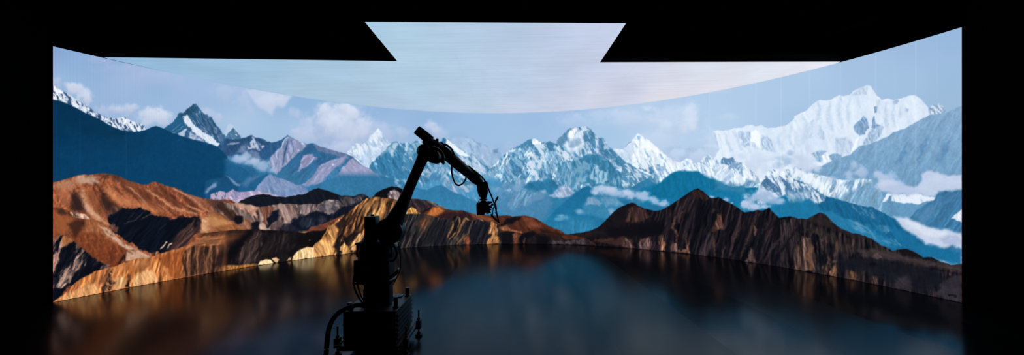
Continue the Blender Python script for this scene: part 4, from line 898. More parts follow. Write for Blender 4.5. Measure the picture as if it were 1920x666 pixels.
# ---- LED wall -----------------------------------------------------
from_top = np.array(TOP); from_bot = np.array(BOT)
R0, XC, Y0 = 6.28, -0.025, 3.22                     # the wall stands on an arc of this radius
def arc_depth(px):
    s = (px - CX) / F
    a = 1 + s * s; b = -2 * (s * XC + Y0); c = XC * XC + Y0 * Y0 - R0 * R0
    far = (-b + np.sqrt(b * b - 4 * a * c)) / (2 * a)
    strt = (R0 + np.sign(s) * XC) / np.maximum(np.abs(s), 1e-6)     # straight wings in front of the arc
    return np.where(far < Y0, np.minimum(strt, Y0 + 9), far)
X0S, X1S = 99.5, 1803.2
cor = np.polyfit((from_bot[:, 0] - 960) / 860, from_bot[:, 1] - (CY + F * HC / arc_depth(from_bot[:, 0])), 6)
def depth(px):
    yb = CY + F * HC / arc_depth(px) + np.polyval(cor, (px - 960) / 860)
    return F * HC / (yb - CY)
ztc = np.polyfit((from_top[:, 0] - 960) / 860, HC + (CY - from_top[:, 1]) * depth(from_top[:, 0]) / F, 4)
def ztop(px): return np.polyval(ztc, (px - 960) / 860)

PIC = Painter(); paint(PIC)
def s2l(c): return np.where(c <= .04045, c / 12.92, ((c + .055) / 1.055) ** 2.4)
def sample(img, x, y):
    x = np.clip(x - PX0, 0, PW - 1.001); y = np.clip(y - PY0, 0, PH - 1.001)
    xi = x.astype(int); yi = y.astype(int); fx = (x - xi)[..., None]; fy = (y - yi)[..., None]
    return (img[yi, xi] * (1 - fx) + img[yi, xi + 1] * fx) * (1 - fy) + (img[yi + 1, xi] * (1 - fx) + img[yi + 1, xi + 1] * fx) * fy

def grid_mesh(name, V, C, mat, parent):
    """V: (rows, cols, 3) points, C: (rows, cols, 3) picture colours"""
    r, c = V.shape[:2]
    me = bpy.data.meshes.new(name)
    me.vertices.add(r * c); me.vertices.foreach_set('co', (V.reshape(-1, 3) - np.array(parent['origin'])).astype(np.float32).ravel())
    i = np.arange(r * c).reshape(r, c)
    q = np.stack([i[:-1, :-1], i[:-1, 1:], i[1:, 1:], i[1:, :-1]], -1).reshape(-1, 4)
    me.loops.add(q.size); me.loops.foreach_set('vertex_index', q.astype(np.int32).ravel())
    me.polygons.add(len(q)); me.polygons.foreach_set('loop_start', np.arange(0, q.size, 4, dtype=np.int32))
    try: me.polygons.foreach_set('loop_total', np.full(len(q), 4, np.int32))
    except Exception: pass
    me.update(calc_edges=True)
    a = me.color_attributes.new('picture', 'FLOAT_COLOR', 'POINT')
    rgba = np.ones((r * c, 4), np.float32); rgba[:, :3] = s2l(np.clip(C, 0, 1)).reshape(-1, 3)
    a.data.foreach_set('color', rgba.ravel())
    me.materials.append(mat); me.validate()
    o = bpy.data.objects.new(name, me); COL.objects.link(o); o.parent = parent
    return o

wall = empty('curved_led_screen', (float(XC), float(Y0 + R0), 0))
tag(wall, 'tall curved LED screen showing blue snowy mountains above brown lakeside hills', 'screen')
NC, NR = 1640, 410
px = np.linspace(X0S, X1S, NC); dd = depth(px); zt = ztop(px)
xw = (px - CX) / F * dd
A = np.stack([np.ones_like(xw), xw, dd], -1)
pl = np.linalg.lstsq(A, zt, rcond=None)[0]
zt = A @ pl                                          # the wall's top lies in one plane, the LED ceiling just above it
tt = np.linspace(0, 1, NR)
Z = .004 + (zt - .004)[None, :] * tt[:, None]
V = np.stack([np.broadcast_to(xw, Z.shape), np.broadcast_to(dd, Z.shape), Z], -1)
py = CY - (Z - HC) / dd[None, :] * F
C = sample(PIC.img, np.broadcast_to(px, Z.shape), py)
arc = np.concatenate([[0], np.cumsum(np.hypot(np.diff(xw), np.diff(dd)))])
fine = .012 * np.sin(arc * 2 * math.pi / .031)[None, :, None] * sstep(1450, 100, px)[None, :, None] * .6
C = C * (1 + fine * .8)
for q, g in ((1330, .7), (1371, .25), (1417.5, .6), (1464.5, 1.), (1517.5, .8), (1576, .7), (1605, .2), (1642, 1.), (1678, .2), (1717, 1.), (1757, .25), (237, .3), (150, .25)):     # lit hairlines where cabinet columns meet
    C = C + (1 - C) * (.13 * g * np.exp(-((px - q) / .9) ** 2))[None, :, None] * sstep(.25, .55, tt)[:, None, None]
edge = np.exp(-((px - px[0]) / 1.2) ** 2) + .6 * np.exp(-((px - px[-1]) / 1.2) ** 2)
C = C + edge[None, :, None] * np.array([.16, .02, .06])
grid_mesh('screen', V, C, M_SCREEN, wall)
# cabinets behind the screen skin: a curved box 12 cm deep
def offset_curve(x, y, o):
    tx, ty = np.gradient(x), np.gradient(y); L = np.hypot(tx, ty)
    return x - ty / L * o, y + tx / L * o
sel = np.linspace(0, NC - 1, 140).astype(int)
def curved_box(name, lo, hi, o0, o1, mat, parent):
    b = bmesh.new(); ring = []
    xi, yi = offset_curve(xw[sel], dd[sel], o0); xo, yo = offset_curve(xw[sel], dd[sel], o1)
    for k in range(len(sel)):
        z0, z1 = lo, zt[sel[k]] + hi
        ring.append([b.verts.new((xi[k], yi[k], z0)), b.verts.new((xo[k], yo[k], z0)), b.verts.new((xo[k], yo[k], z1)), b.verts.new((xi[k], yi[k], z1))])
    for a, c in zip(ring, ring[1:]):
        for k in range(4): b.faces.new((a[k], a[(k + 1) % 4], c[(k + 1) % 4], c[k]))
    b.faces.new(ring[0]); b.faces.new(ring[-1][::-1]); bmesh.ops.recalc_face_normals(b, faces=b.faces)
    m = MB(); m.add(b); return m.build(name, mat, parent, ang=30)
curved_box('cabinet_frame', .002, -.002, .004, .12, M_FRAME, wall)

# ---- LED ceiling --------------------------------------------------
pl[0] += .007
def on_plane(pxv, pyv):
    """where the line of sight meets the ceiling screen's plane"""
    sx = (pxv - CX) / F; sz = (CY - pyv) / F
    d = (pl[0] - HC) / (sz - pl[1] * sx - pl[2])
    return np.stack([sx * d, d, HC + sz * d], -1)
CEIL = [(200,115,'8fb0d6'),(300,120,'93b6d9'),(400,125,'9abada'),(420,150,'97b6d8'),(500,140,'9fbddb'),(560,165,'a8c2dd'),(620,130,'a8c4df'),(660,180,'a9c1dd'),(740,195,'b0c4df'),
 (700,60,'aac8e4'),(760,55,'afcae4'),(780,110,'b2cbe3'),(760,150,'adc7e1'),(850,80,'b3c9e4'),(860,150,'b4c8e2'),(880,200,'b7c8e1'),(950,60,'b7c9e5'),(960,110,'b8c8e4'),(960,160,'b6c6e2'),(960,207,'c3cbe2'),
 (1040,60,'bdc9e6'),(1040,140,'bec8e4'),(1050,190,'c6cae3'),(1100,60,'c3cbe8'),(1110,120,'c4cae6'),(1120,180,'cfcfe4'),(1160,50,'c6cdea'),(1170,160,'c9cae4'),(1200,130,'cfd1e8'),(1250,150,'d6d6e8'),(1250,175,'dcd6e4'),(1330,135,'d9dbec'),(1350,160,'dedae8'),(1430,130,'dcdeee'),(1480,130,'dfdeed'),(1540,118,'e4e2f0'),(1570,117,'e6e4f2')]
fl0, fl1 = on_plane(np.array(186.), np.array(107.3)), on_plane(np.array(745.), np.array(114.8))
fr0, fr1 = on_plane(np.array(1125.), np.array(116.8)), on_plane(np.array(1576.), np.array(115.8))
e0, e1 = on_plane(np.array(684.), np.array(41.)), on_plane(np.array(1173.5), np.array(44.))
def front_y(x):
    return np.interp(x, [fl0[0], fl1[0], fr0[0], fr1[0]], [fl0[1], fl1[1], fr0[1], fr1[1]])
def ceil_colour(P):
    xx = CX + P[..., 0] / P[..., 1] * F; yy = CY - (P[..., 2] - HC) / P[..., 1] * F
    c = idw(xx, yy, CEIL, 3.0)
    n1 = fbm(P[..., 0] * .9, P[..., 1] * 26, 5, 4, .7) - .5; n2 = fbm(P[..., 0] * 1.3, P[..., 1] * 1.3, 9, 4) - .5
    n3 = fbm(P[..., 0] * 2 + P[..., 1] * .6, P[..., 1] * 90, 15, 2, .7) - .5
    seam = np.exp(-((np.abs((P[..., 0] + .37) % 1.0 - .5) / .006) ** 2)) * .02 * (n2 > .0)
    return np.clip(c * (1 + .06 * n1 + .07 * n2 + .05 * n3 - seam)[..., None] * np.array([.99, 1.005, .985]), 0, 1)
ceilp = empty('overhead_led_panel', (0.0, 6.2, float(pl[0] + pl[2] * 6.2)))
tag(ceilp, 'T-shaped LED ceiling panel glowing pale blue and pink above the curved screen', 'overhead screen')
xs = np.linspace(fl0[0], fr1[0], 420)
xi_, yi_ = offset_curve(xw, dd, np.interp(xw, [-6.05, -5.2], [.004, .07]))
back = np.interp(xs, xi_, yi_)
fy = front_y(xs); keep = back > fy + .02
xs, back, fy = xs[keep], back[keep], fy[keep]
tv = np.linspace(0, 1, 260)[:, None]
Yg = fy[None, :] + (back - fy)[None, :] * tv; Xg = np.broadcast_to(xs, Yg.shape)
Pm = np.stack([Xg, Yg, pl[0] + pl[1] * Xg + pl[2] * Yg], -1)
xt = np.linspace(0, 1, 180)[None, :]; te = np.linspace(0, 1, 160)[:, None]
lo = e0[None, None, :2] * (1 - xt[..., None]) + e1[None, None, :2] * xt[..., None]
hi = fl1[None, None, :2] * (1 - xt[..., None]) + fr0[None, None, :2] * xt[..., None]
XY = lo * (1 - te[..., None]) + hi * te[..., None]
Pe = np.concatenate([XY, (pl[0] + pl[1] * XY[..., 0] + pl[2] * XY[..., 1])[..., None]], -1)
def merge_screen(parts, name, parent):
    obs = [grid_mesh(name, P, ceil_colour(P), M_SCREEN, parent) for P in parts]
    a = obs[0].data
    Vv, Qq, Cc, base = [], [], [], 0
    for o in obs:
        me = o.data; n = len(me.vertices)
        v = np.zeros(n * 3, np.float32); me.vertices.foreach_get('co', v); c = np.zeros(n * 4, np.float32); me.color_attributes['picture'].data.foreach_get('color', c)
        q = np.zeros(len(me.loops), np.int32); me.loops.foreach_get('vertex_index', q)
        Vv.append(v); Cc.append(c); Qq.append(q + base); base += n
    me = bpy.data.meshes.new(name); v = np.concatenate(Vv); q = np.concatenate(Qq)
    me.vertices.add(base); me.vertices.foreach_set('co', v); me.loops.add(len(q)); me.loops.foreach_set('vertex_index', q)
    me.polygons.add(len(q) // 4); me.polygons.foreach_set('loop_start', np.arange(0, len(q), 4, dtype=np.int32)); me.update(calc_edges=True)
    me.color_attributes.new('picture', 'FLOAT_COLOR', 'POINT').data.foreach_set('color', np.concatenate(Cc))
    me.materials.append(M_SCREEN); me.validate()
    for o in obs[1:]: bpy.data.objects.remove(o)
    obs[0].data = me
    return obs[0]
merge_screen([Pm, Pe], 'screen', ceilp)
# cabinets above the ceiling screen
b = bmesh.new()
outline = [(x, y) for x, y in zip(xs[::6], back[::6] )] + [(fr1[0], fr1[1]), (fr0[0], fr0[1]), (e1[0], e1[1]), (e0[0], e0[1]), (fl1[0], fl1[1]), (fl0[0], fl0[1])]
zf = lambda x, y: pl[0] + pl[1] * x + pl[2] * y
lowv = [b.verts.new((x, y, zf(x, y) + .004)) for x, y in outline]; upv = [b.verts.new((x, y, zf(x, y) + .13)) for x, y in outline]
b.faces.new(lowv); b.faces.new(upv[::-1])
for k in range(len(outline)): b.faces.new((lowv[k], upv[k], upv[(k + 1) % len(outline)], lowv[(k + 1) % len(outline)]))
bmesh.ops.recalc_face_normals(b, faces=b.faces)
m = MB(); m.add(b); m.build('cabinet_frame', M_FRAME, ceilp)

# ---- studio shell -------------------------------------------------
def struct(o): o['kind'] = 'structure'; return o
HT = 5.2
def floor_mat():
    m, n, l, bs = newmat('dark_vinyl_floor')
    tc = n.new('ShaderNodeTexCoord'); sp = n.new('ShaderNodeSeparateXYZ'); l.new(tc.outputs['Object'], sp.inputs['Vector'])
    def math_(op, a, b=None):
        q = n.new('ShaderNodeMath'); q.operation = op
        for i, v in enumerate((a, b)):
            if v is None: continue
            if isinstance(v, (int, float)): q.inputs[i].default_value = v
            else: l.new(v, q.inputs[i])
        return q.outputs[0]
    u = math_('DIVIDE', math_('ADD', sp.outputs['X'], 4.22 + 10.5), 1.05)
    idx = math_('FLOOR', u); fr = math_('FRACT', u)
    dist = math_('MINIMUM', fr, math_('SUBTRACT', 1.0, fr))
    seam = math_('LESS_THAN', dist, .004)
    row = math_('LESS_THAN', math_('ABSOLUTE', math_('SUBTRACT', sp.outputs['Y'], 5.7)), .006)
    wn = n.new('ShaderNodeTexWhiteNoise'); wn.noise_dimensions = '1D'; l.new(idx, wn.inputs['W'])
    nz = n.new('ShaderNodeTexNoise'); nz.inputs['Scale'].default_value = 1.3; nz.inputs['Detail'].default_value = 6; nz.inputs['Roughness'].default_value = .6
    mp = n.new('ShaderNodeMapping'); mp.inputs['Scale'].default_value = (.5, 1.6, 1); l.new(tc.outputs['Object'], mp.inputs['Vector']); l.new(mp.outputs['Vector'], nz.inputs['Vector'])
    r = math_('ADD', math_('ADD', .095, math_('MULTIPLY', wn.outputs['Value'], .09)), math_('MULTIPLY', nz.outputs['Fac'], .09))
    l.new(math_('ADD', r, math_('MULTIPLY', seam, .06)), bs.inputs['Roughness'])
    cr = n.new('ShaderNodeValToRGB'); cr.color_ramp.elements[0].color = (.0025, .0025, .003, 1); cr.color_ramp.elements[1].color = (.005, .005, .005, 1)
    l.new(nz.outputs['Fac'], cr.inputs['Fac']); l.new(cr.outputs['Color'], bs.inputs['Base Color'])
    h = math_('SUBTRACT', math_('MULTIPLY', nz.outputs['Fac'], .35), math_('MULTIPLY', math_('ADD', seam, row), .5))
    bp = n.new('ShaderNodeBump'); bp.inputs['Strength'].default_value = .12; bp.inputs['Distance'].default_value = .004
    l.new(h, bp.inputs['Height']); l.new(bp.outputs['Normal'], bs.inputs['Normal'])
    bs.inputs['Specular IOR Level'].default_value = FLOOR_SPEC; bs.inputs['Specular Tint'].default_value = (.35, .7, 1, 1)
    return m
FLOOR_SPEC = .155
XL, XR = float(xw[0]) - .05, float(xw[-1]) + .05
fb = MB(); fb.box((0, 4.25, -.05), (18, 15.5, .1), bev=0); struct(fb.build('floor', floor_mat()))
cb = MB(); cb.box((0, 4.25, HT + .05), (18, 15.5, .1), bev=0); struct(cb.build('ceiling', M_BLACK))
w = MB(); w.box((XL - .05, -3.5 + (dd[0] + 3.5) / 2 - .01, HT / 2), (.1, dd[0] + 3.5, HT - .01), bev=0); struct(w.build('wall_left', M_BLACK))
w = MB(); w.box((XR + .05, -3.5 + (dd[-1] + 3.5) / 2 - .01, HT / 2), (.1, dd[-1] + 3.5, HT - .01), bev=0); struct(w.build('wall_right', M_BLACK))
w = MB(); w.box((0, 11.5, HT / 2), (18, .1, HT - .01), bev=0); struct(w.build('wall_back', M_BLACK))
w = MB(); w.box((0, -3.45, HT / 2), (XR - XL - .02, .1, HT - .01), bev=0); struct(w.build('wall_front', M_BLACK))

# ---- camera robot -------------------------------------------------
D0, D1 = 3.10, 3.60                                  # front and back of the base cabinet
DM = 3.35
def pm(d): return d / F                              # metres per picture point at distance d
zb = HC - 231 * pm(D0)                               # cabinet top
xl, xr = (641 - CX) * pm(D0), (742.5 - CX) * pm(D0)
xc, bw = (xl + xr) / 2, xr - xl
ym, bd = (D0 + D1) / 2, D1 - D0
z0 = .125
rob = empty('camera_robot', (xc, ym, 0))
tag(rob, 'black motion-control robot arm on a square base reaching over the glossy floor', 'robot arm')
m = MB(); m.box((xc, ym, (z0 + zb - .012) / 2), (bw - .012, bd - .012, zb - .012 - z0), bev=.008)
cab = m.build('base_cabinet', M_PAINT, rob)
m = MB(); m.box((xc, ym, zb - .006), (bw + .004, bd + .004, .012), bev=.003)
m.box((xc + .02, ym + .19, zb + .004), (.3, .1, .012), bev=.003); m.build('top_plate', M_PAINT, rob)
# louvred panel on the right side
m = MB()
for k in range(6):
    z = z0 + .03 + k * (zb - z0 - .05) / 6
    m.box((xr + .002, ym, z + .012), (.016, bd - .05, .026), Matrix.Rotation(math.radians(-14), 3, 'Y'), bev=.003)
m.build('louvre_panel', M_METAL, rob)
for zz in (z0 + .05, z0 + .17):
    m = MB(); m.box((xl - .003, ym, zz), (.012, bd - .06, .02), bev=.003); m.build('side_rail', M_METAL, rob)
for xx in (xl + .03, xr - .03):
    m = MB(); m.box((xx, D0 - .003, zb - .05), (.012, .008, .06), bev=.002); m.build('corner_hinge', M_METAL, rob)
# floor flange with levelling jacks at the corners
m = MB(); m.box((xc, ym, .098), (bw + .05, bd + .03, .05), bev=.006)
m.box((xr + .05, ym - .01, .115), (.035, bd + .02, .03), bev=.006); m.box((xl - .045, ym - .01, .115), (.03, bd + .02, .03), bev=.006)
m.build('floor_flange', M_METAL, rob)
for (x, y) in ((xr + .075, D1 - .02), (xl - .065, D0 + .05), (xr + .075, D0 + .05), (xl - .065, D1 - .02)):
    m = MB(); m.box((x, y, .125), (.05, .06, .09), bev=.008); j = m.build('levelling_jack', M_PAINT, rob)
    m = MB(); m.cyl((x, y, .03), (x, y, .275), .0085, 14); m.cyl((x, y, .165), (x, y, .19), .016, 6); part(m.build('threaded_rod', M_METAL, rob), j)
    m = MB(); m.cyl((x, y, .001), (x, y, .022), .036, 20); m.cyl((x, y, .02), (x, y, .045), .018, 14); part(m.build('foot', M_RUBBER, rob), j)
for (x, y, h, r) in ((xl + .045, D0 + .06, .06, .022), (xr - .035, D0 + .10, .10, .019), (xr - .035, D1 - .05, .085, .02), (xl + .05, D1 - .05, .08, .02)):
    m = MB(); m.cyl((x, y, zb - .004), (x, y, zb + h), r, 20); m.cyl((x, y, zb - .002), (x, y, zb + .012), r * 1.5, 20); m.build('lifting_post', M_METAL, rob)
# column
cxn = (710 - CX) * pm(DM); u = pm(DM)
zc = lambda py: HC + (CY - py) * u
cX = lambda px: (px - CX) * u
m = MB(); m.loft([((cxn, DM, zb - .002), (.135, .135)), ((cxn, DM, zb + .02), (.132, .132)), ((cxn, DM, zb + .03), (.124, .124)), ((cxn, DM, zc(527)), (.122, .122))], 32, 3.2, up=(0, 1, 0))
m.build('column', M_PAINT, rob)
m = MB(); m.box((cX(735), DM - .06, (zb + zc(527)) / 2), (.03, .1, zc(527) - zb - .02), bev=.006); m.build('cable_duct', M_PAINT, rob)
m = MB(); m.box((cX(697), DM - .128, zc(548)), (.05, .02, .13), bev=.004); m.build('cable_duct', M_PAINT, rob)
m = MB(); m.loft([((cxn, DM, zc(529)), (.15, .15)), ((cxn, DM, zc(526)), (.163, .163)), ((cxn, DM, zc(522)), (.163, .163)), ((cxn, DM, zc(518)), (.14, .14))], 36, 2.2, up=(0, 1, 0))
m.box((cX(681), DM - .03, zc(526)), (.11, .16, .022), bev=.004)
m.build('mounting_ring', M_METAL, rob)
m = MB()
m.loft([((cX(706), DM, zc(522)), (.15, .155)), ((cX(706), DM, zc(500)), (.155, .158)), ((cX(707), DM, zc(485)), (.158, .165)), ((cX(708), DM, zc(476)), (.14, .16))], 32, 3.0, up=(0, 1, 0))
m.box((cX(684), DM - .05, zc(502)), (.09, .2, .21), bev=.012); m.box((cX(728), DM - .03, zc(502)), (.10, .17, .17), bev=.012)
m.box((cX(699), DM - .16, zc(503)), (.07, .06, .17), bev=.01)
tur = m.build('turret', M_PAINT, rob)
m = MB(); m.box((cX(729.5), DM - .118, zc(501)), (.066, .006, .112), bev=.002); lb = m.build('label_plate', M_LABEL, rob); lb['label'] = 'pale grey label plate'
m = MB()
for k in range(4): m.box((cX(729.5) - .004, DM - .1222, zc(501) + .036 - k * .024), (.045 - .008 * (k % 2), .001, .006), bev=0)
part(m.build('label_print', M_INK, rob), lb)
m = MB(); m.tube([at(731, 520, DM - .12), at(739, 514, DM - .11), at(746, 507, DM - .08), at(747, 504, DM - .03)], .011); m.tube([at(728, 524, DM - .12), at(737, 519, DM - .11), at(746, 511, DM - .08)], .010)
m.build('guard_rail', M_METAL, rob)
m = MB(); m.loft([((cX(712), DM, zc(478)), (.19, .16)), ((cX(711), DM, zc(470)), (.2, .172)), ((cX(713), DM, zc(460)), (.185, .17)), ((cX(716), DM, zc(452)), (.15, .16))], 32, 3.0, up=(0, 1, 0))
m.box((cX(691), DM - .02, zc(466)), (.135, .22, .135), bev=.015); m.box((cX(735), DM - .02, zc(470)), (.09, .2, .10), bev=.02)
m.build('shoulder_housing', M_PAINT, rob)
m = MB(); m.box((cX(684.5), DM - .1, zc(453.5)), (.07, .08, .018), bev=.004); m.build('motor_bracket', M_LABEL, rob)
m = MB(); m.box((cX(698.3), DM - .01, zc(430)), (.108, .115, .262), bev=.01); mot = m.build('shoulder_motor', M_PAINT, rob)
m = MB(); m.cyl((cX(699), DM - .01, zc(406)), (cX(699), DM - .01, zc(402)), .016, 16); part(m.build('motor_cap', M_METAL, rob), mot)
# shoulder joint and upper arm
DS = 3.35; DE = 3.45; DW = 4.10
def ring(px, py, hw, d, fl=1.0): return (at(px, py, d), (hw * pm(d) * .8, hw * pm(d) * fl))
m = MB()
c = at(731.5, 433, DS); m.cyl(c + Vector((0, -.07, 0)), c + Vector((0, .12, 0)), 24.5 * pm(DS), 40, bev=.2)
m.cyl(c + Vector((0, -.085, 0)), c + Vector((0, -.065, 0)), 17 * pm(DS), 32); m.build('shoulder_joint', M_PAINT, rob)
m = MB()
pts = [(728, 441, 24, 0), (734, 425, 22.5, .05), (741.5, 410, 18, .15), (749.5, 394, 14.6, .25), (758, 375, 12, .38), (767, 354, 10.6, .52), (777, 331, 10.6, .68), (786, 311, 11, .82), (792.5, 297, 12, .92), (797, 286, 13, 1)]
m.loft([ring(a, b_, h, DS + (DE - DS) * t, .9) for a, b_, h, t in pts], 28, 2.3, up=(0, 1, 0))
# in the sweep frame the first radius lies in depth, so both are kept close
m.build('upper_arm', M_PAINT, rob)
c = at(797, 284, DE); ax = Vector((.15, 1, 0)).normalized()
m = MB(); m.cyl(c - ax * .06, c + ax * .08, 12.6 * pm(DE), 36, bev=.2); m.cyl(c - ax * .075, c - ax * .055, 8 * pm(DE), 28)
eb = m.build('elbow_joint', M_PAINT, rob)
c2 = at(815, 293.5, DE); m = MB()
m.tube([at(806, 279, DE - .11), at(815, 278, DE - .11), at(824, 282.5, DE - .11), at(830, 291, DE - .11), at(830.5, 300, DE - .1), at(829.5, 306, DE - .09)], .016, 10)
m.loft([(c2 - ax * .06, 12.4 * pm(DE)), (c2 - ax * .04, 13.4 * pm(DE)), (c2 + ax * .05, 13.4 * pm(DE)), (c2 + ax * .07, 12.4 * pm(DE))], 32)
m.build('elbow_bracket', M_PAINT, rob)
# forearm: motor box at the back, tapering tube to the wrist
def fd(t): return DE - .06 + (DW - DE + .06) * t
m = MB(); r0 = 7.6 * pm(fd(0))
m.loft([ring(783.9, 245.3, 8.4, fd(0)), ring(785, 246.1, 8.9, fd(.01)), ring(803, 260, 9.0, fd(.14)), ring(805, 261.5, 8.6, fd(.16))], 24, 7, up=(0, 1, 0))
fm = m.build('forearm_motor', M_PAINT, rob)
m = MB()
for dx in (0, 3.4): m.cyl(at(789 + dx, 256 + dx * .8, DE - .05), at(797 + dx, 266.5 + dx * .8, DE - .05), .006, 10)
m.build('counter_rod', M_METAL, rob)
m = MB()
fp = [(799, 262.5, 10, .1), (806, 268, 11.5, .16), (818, 276, 12.4, .25), (830, 284, 12.2, .35), (844, 295, 11.9, .47), (858, 307.5, 11.2, .6), (872, 319.5, 10.2, .74), (882, 327.5, 9.8, .84), (886, 331, 10.6, .87), (893, 336.5, 10.2, .94), (899, 341.5, 8.6, 1)]
m.loft([ring(a, b_, h, fd(t), .93) for a, b_, h, t in fp], 26, 2.8, up=(0, 1, 0)); m.build('forearm', M_PAINT, rob)
m = MB(); c = at(820.5, 263, fd(.2)); m.cyl(c - Vector((0, .02, .03)), c + Vector((0, -.02, .012)), .015, 16); m.build('cable_gland', M_METAL, rob)
m = MB(); m.box(at(829, 270, fd(.3)), (.05, .05, .03), Matrix.Rotation(math.radians(38), 3, 'Y'), bev=.006); m.build('cable_clamp', M_METAL, rob)
# wrist
m = MB(); m.loft([(at(905.5, 341, DW), .055), (at(905.7, 343.5, DW), .0635), (at(905.7, 358, DW), .0635), (at(906.3, 365, DW), .052), (at(906.5, 371, DW), .036), (at(906.5, 374, DW), .034)], 30)
m.loft([(at(898, 341, DW - .02), .03), (at(899, 350, DW - .02), .034), (at(900.5, 362, DW - .02), .03), (at(902, 369, DW - .02), .022)], 20)
m.build('wrist', M_PAINT, rob)
m = MB(); m.cyl(at(906.5, 372.5, DW), at(906.5, 376.2, DW), .05, 28); m.build('tool_flange', M_METAL, rob)
# cables that run along the arm
def cable(pts, r, name='cable'):
    m = MB(); m.tube([at(*p) for p in pts], r, 10); return m.build(name, M_RUBBER, rob)
cable([(845, 300, 3.80), (847, 312, 3.79), (847.2, 324, 3.78), (849.5, 335, 3.78), (853.5, 343.5, 3.79), (859, 347.8, 3.8), (865, 346, 3.82), (870, 341.5, 3.85), (873.5, 334, 3.88), (875.5, 324, 3.92)], .0095)
cable([(803.5, 293, 3.33), (804.5, 299, 3.32), (808, 302.2, 3.31), (813, 304, 3.31), (820, 302.8, 3.31), (826, 299, 3.32)], .0085)
cable([(829, 299, 3.36), (831.5, 303, 3.35), (831.5, 306.5, 3.35), (829.5, 307.5, 3.35)], .012)
cable([(826, 270, 3.62), (831, 270.5, 3.61), (838, 272.5, 3.6), (845, 278, 3.62), (849, 284, 3.65), (851.5, 290, 3.68)], .011)
cable([(830, 277, 3.60), (838, 279, 3.56), (846, 287, 3.58), (849, 296, 3.62)], .010)
cable([(874, 311, 3.92), (879, 312.5, 3.93), (886, 317.5, 3.95), (893, 323, 3.98), (900, 329, 4.01), (906, 335, 4.03), (912, 344, 4.04), (917, 357, 4.05), (922, 369, 4.01), (926, 380, 3.99), (929.5, 392, 3.99), (932, 404, 4.0), (935, 415, 4.02)], .0095)
cable([(876, 312, 3.95), (882, 318, 3.95), (890, 324, 3.97), (899, 333, 4.0)], .013)
cable([(921, 402, 3.98), (924, 406, 3.97), (928, 410.5, 3.98), (932, 414, 4.0), (936, 417, 4.02)], .011)
cable([(924, 385, 3.97), (927, 382, 3.98), (930, 377.5, 4.0), (933.5, 371, 4.0), (933.2, 369, 4.0), (930.5, 373, 4.0), (928.5, 379, 4.0), (930, 386, 4.0), (931, 393, 4.0), (929, 400, 4.0)], .006)
cable([(921, 402, 3.96), (921.8, 406, 3.965), (923.5, 404, 3.97), (924, 396, 3.965), (926, 388, 3.97)], .006)
cable([(676, 505, 3.25), (669, 509, 3.22), (664, 518, 3.2), (663, 530, 3.2), (665.5, 543, 3.2), (671, 555, 3.22), (678, 566, 3.26), (684, 573, 3.3)], .0085)
cable([(669, 528, 3.22), (672, 541, 3.22), (677, 555, 3.24), (684, 567, 3.28)], .007)
cable([(745, 447, 3.2), (748, 462, 3.19), (751, 482, 3.19), (751.5, 497, 3.19), (749, 510, 3.2), (743, 523, 3.22), (737, 534, 3.24)], .0045)
cable([(690, 440, 3.22), (683, 455, 3.2), (679, 470, 3.2), (682, 486, 3.2), (690, 494, 3.2)], .010)
cable([(733, 455, 3.2), (742, 466, 3.19), (744, 478, 3.19), (739, 488, 3.2), (731, 490, 3.2)], .010)
# ---- film camera held by the wrist --------------------------------
DC = DW - .02
cam_o = at(906.5, 404, DC)
cam = empty('film_camera', cam_o)
tag(cam, 'small black film camera hanging from the robot arm wrist before the hills', 'camera')
rx = Matrix.Rotation(math.radians(-3), 3, 'Y')
m = MB(); m.box(at(901.5, 392.5, DC), (14.2 * pm(DC), .15, 21 * pm(DC)), rx, bev=.006)
m.box(at(912, 389, DC), (10 * pm(DC), .13, 20 * pm(DC)), rx, bev=.006); body = m.build('body', M_CAM, cam)
m = MB(); m.box(at(907, 380.2, DC), (20 * pm(DC), .10, 4.4 * pm(DC)), bev=.003); m.cyl(at(906.5, 381, DC), at(906.5, 376.6, DC), .034, 24); m.box(at(897.5, 379.3, DC), (.012, .02, .035), bev=.003); m.box(at(916, 379.5, DC), (.028, .03, .03), bev=.004)
m.build('top_bracket', M_METAL, cam)
m = MB(); m.cyl(at(905, 393, DC + .06), at(905, 393, DC + .19), .045, 28); m.cyl(at(905, 393, DC + .19), at(905, 393, DC + .21), .055, 28); ln = m.build('lens', M_CAM, cam)
m = MB(); m.cyl(at(905, 393, DC + .205), at(905, 393, DC + .213), .04, 28); part(m.build('front_glass', M_GLASS, cam), ln)
m = MB()
for (a, b_, s) in ((917, 381, .03), (919.5, 388, .035), (916, 395, .04), (921, 379.5, .022), (923, 384, .022)): m.box(at(a, b_, DC - .02), (s, s * 1.4, s * 1.1), Matrix.Rotation(random.uniform(-.5, .5), 3, 'Y'), bev=.003)
m.cyl(at(908, 399, DC - .07), at(925, 391, DC - .06), .006, 10); m.cyl(at(912, 401, DC - .05), at(920, 398, DC - .03), .008, 10)
m.build('focus_motor', M_METAL, cam)
m = MB(); m.box(at(897.5, 384, DC - .085), (.05, .02, .05), bev=.004); m.box(at(898, 397, DC - .085), (.05, .02, .07), bev=.004); m.build('battery', M_CAM, cam)
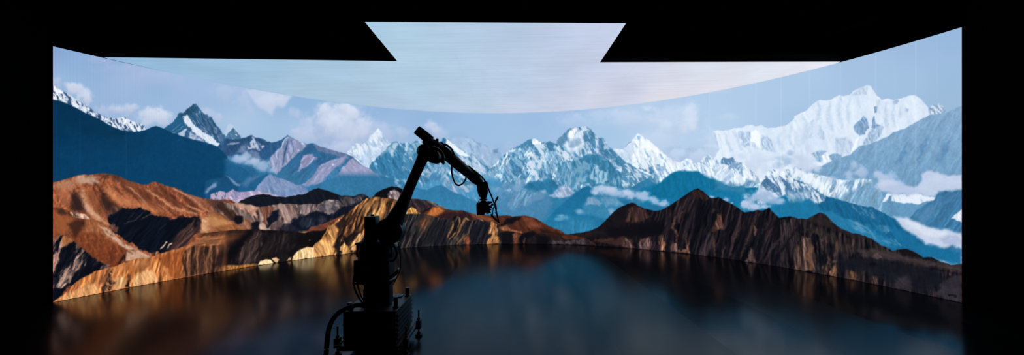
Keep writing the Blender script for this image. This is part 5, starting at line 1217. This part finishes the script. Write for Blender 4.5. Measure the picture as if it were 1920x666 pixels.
# ---- thick supply hose --------------------------------------------
hp = [at(684, 574, 3.14), at(676, 572.5, 3.12), at(667, 573, 3.10), at(658, 575, 3.07), at(647, 579.5, 3.04), at(636, 586, 3.02), at(627, 595, 3.01), at(620.5, 606, 3.0), at(616, 620, 2.99), at(614, 635, 2.98), at(612.5, 650, 2.96), at(611, 666, 2.93)]
e = hp[-1]; hp += [e + Vector((-.01, -.04, -.03 - .0)), Vector((e.x - .03, e.y - .12, .045)), Vector((e.x - .08, e.y - .26, .023)), Vector((e.x - .2, e.y - .6, .022)), Vector((e.x - .5, e.y - 1.2, .022))]
m = MB(); m.tube(hp, .0205, 16, 8)
hose = m.build('supply_hose', M_RUBBER, None, off=Vector((e.x - .2, e.y - .6, 0)))
tag(hose, 'thick black supply hose arching from the robot base down to the floor', 'cable')

# ---- rigging above ------------------------------------------------
for pts, lab in (((Vector((-6.1, 5.25, 4.35)), Vector((-5.75, 6.25, 4.35))), 'thin dark rigging pipe high up above the left end of the curved screen'),
                 ((Vector((5.85, 5.6, 4.3)), Vector((5.5, 6.6, 4.3))), 'thin dark rigging pipe high up above the right end of the curved screen')):
    a, c = pts; d = (c - a).normalized(); p = empty('rigging_pipe', (a + c) / 2); tag(p, lab, 'pipe')
    m = MB(); m.cyl(a - d * .1, c + d * .1, .024, 16); m.build('pipe', M_METAL, p)
    for q in (a, c):
        m = MB(); m.cyl(q, Vector((q.x, q.y, HT - .002)), .006, 8); m.build('hanger', M_METAL, p)

# ---- camera and world ---------------------------------------------
cd = bpy.data.cameras.new('camera'); cd.sensor_width = 36; cd.lens = 36 * F / 1920; cd.shift_y = (CY - 333) / 1920; cd.clip_start = .05
co = bpy.data.objects.new('camera', cd); COL.objects.link(co); co.location = (0, 0, HC); co.rotation_euler = (math.pi / 2, 0, 0); S.camera = co
wd = bpy.data.worlds.new('dark_studio'); S.world = wd; wd.use_nodes = True
wd.node_tree.nodes['Background'].inputs['Color'].default_value = (.0, .0, .0, 1); wd.node_tree.nodes['Background'].inputs['Strength'].default_value = 0
vs = S.view_settings; vs.view_transform = 'Standard'; vs.look = 'None'; vs.exposure = 0; vs.gamma = 1; vs.use_curve_mapping = False
S.cycles.max_bounces = 6; S.cycles.glossy_bounces = 4
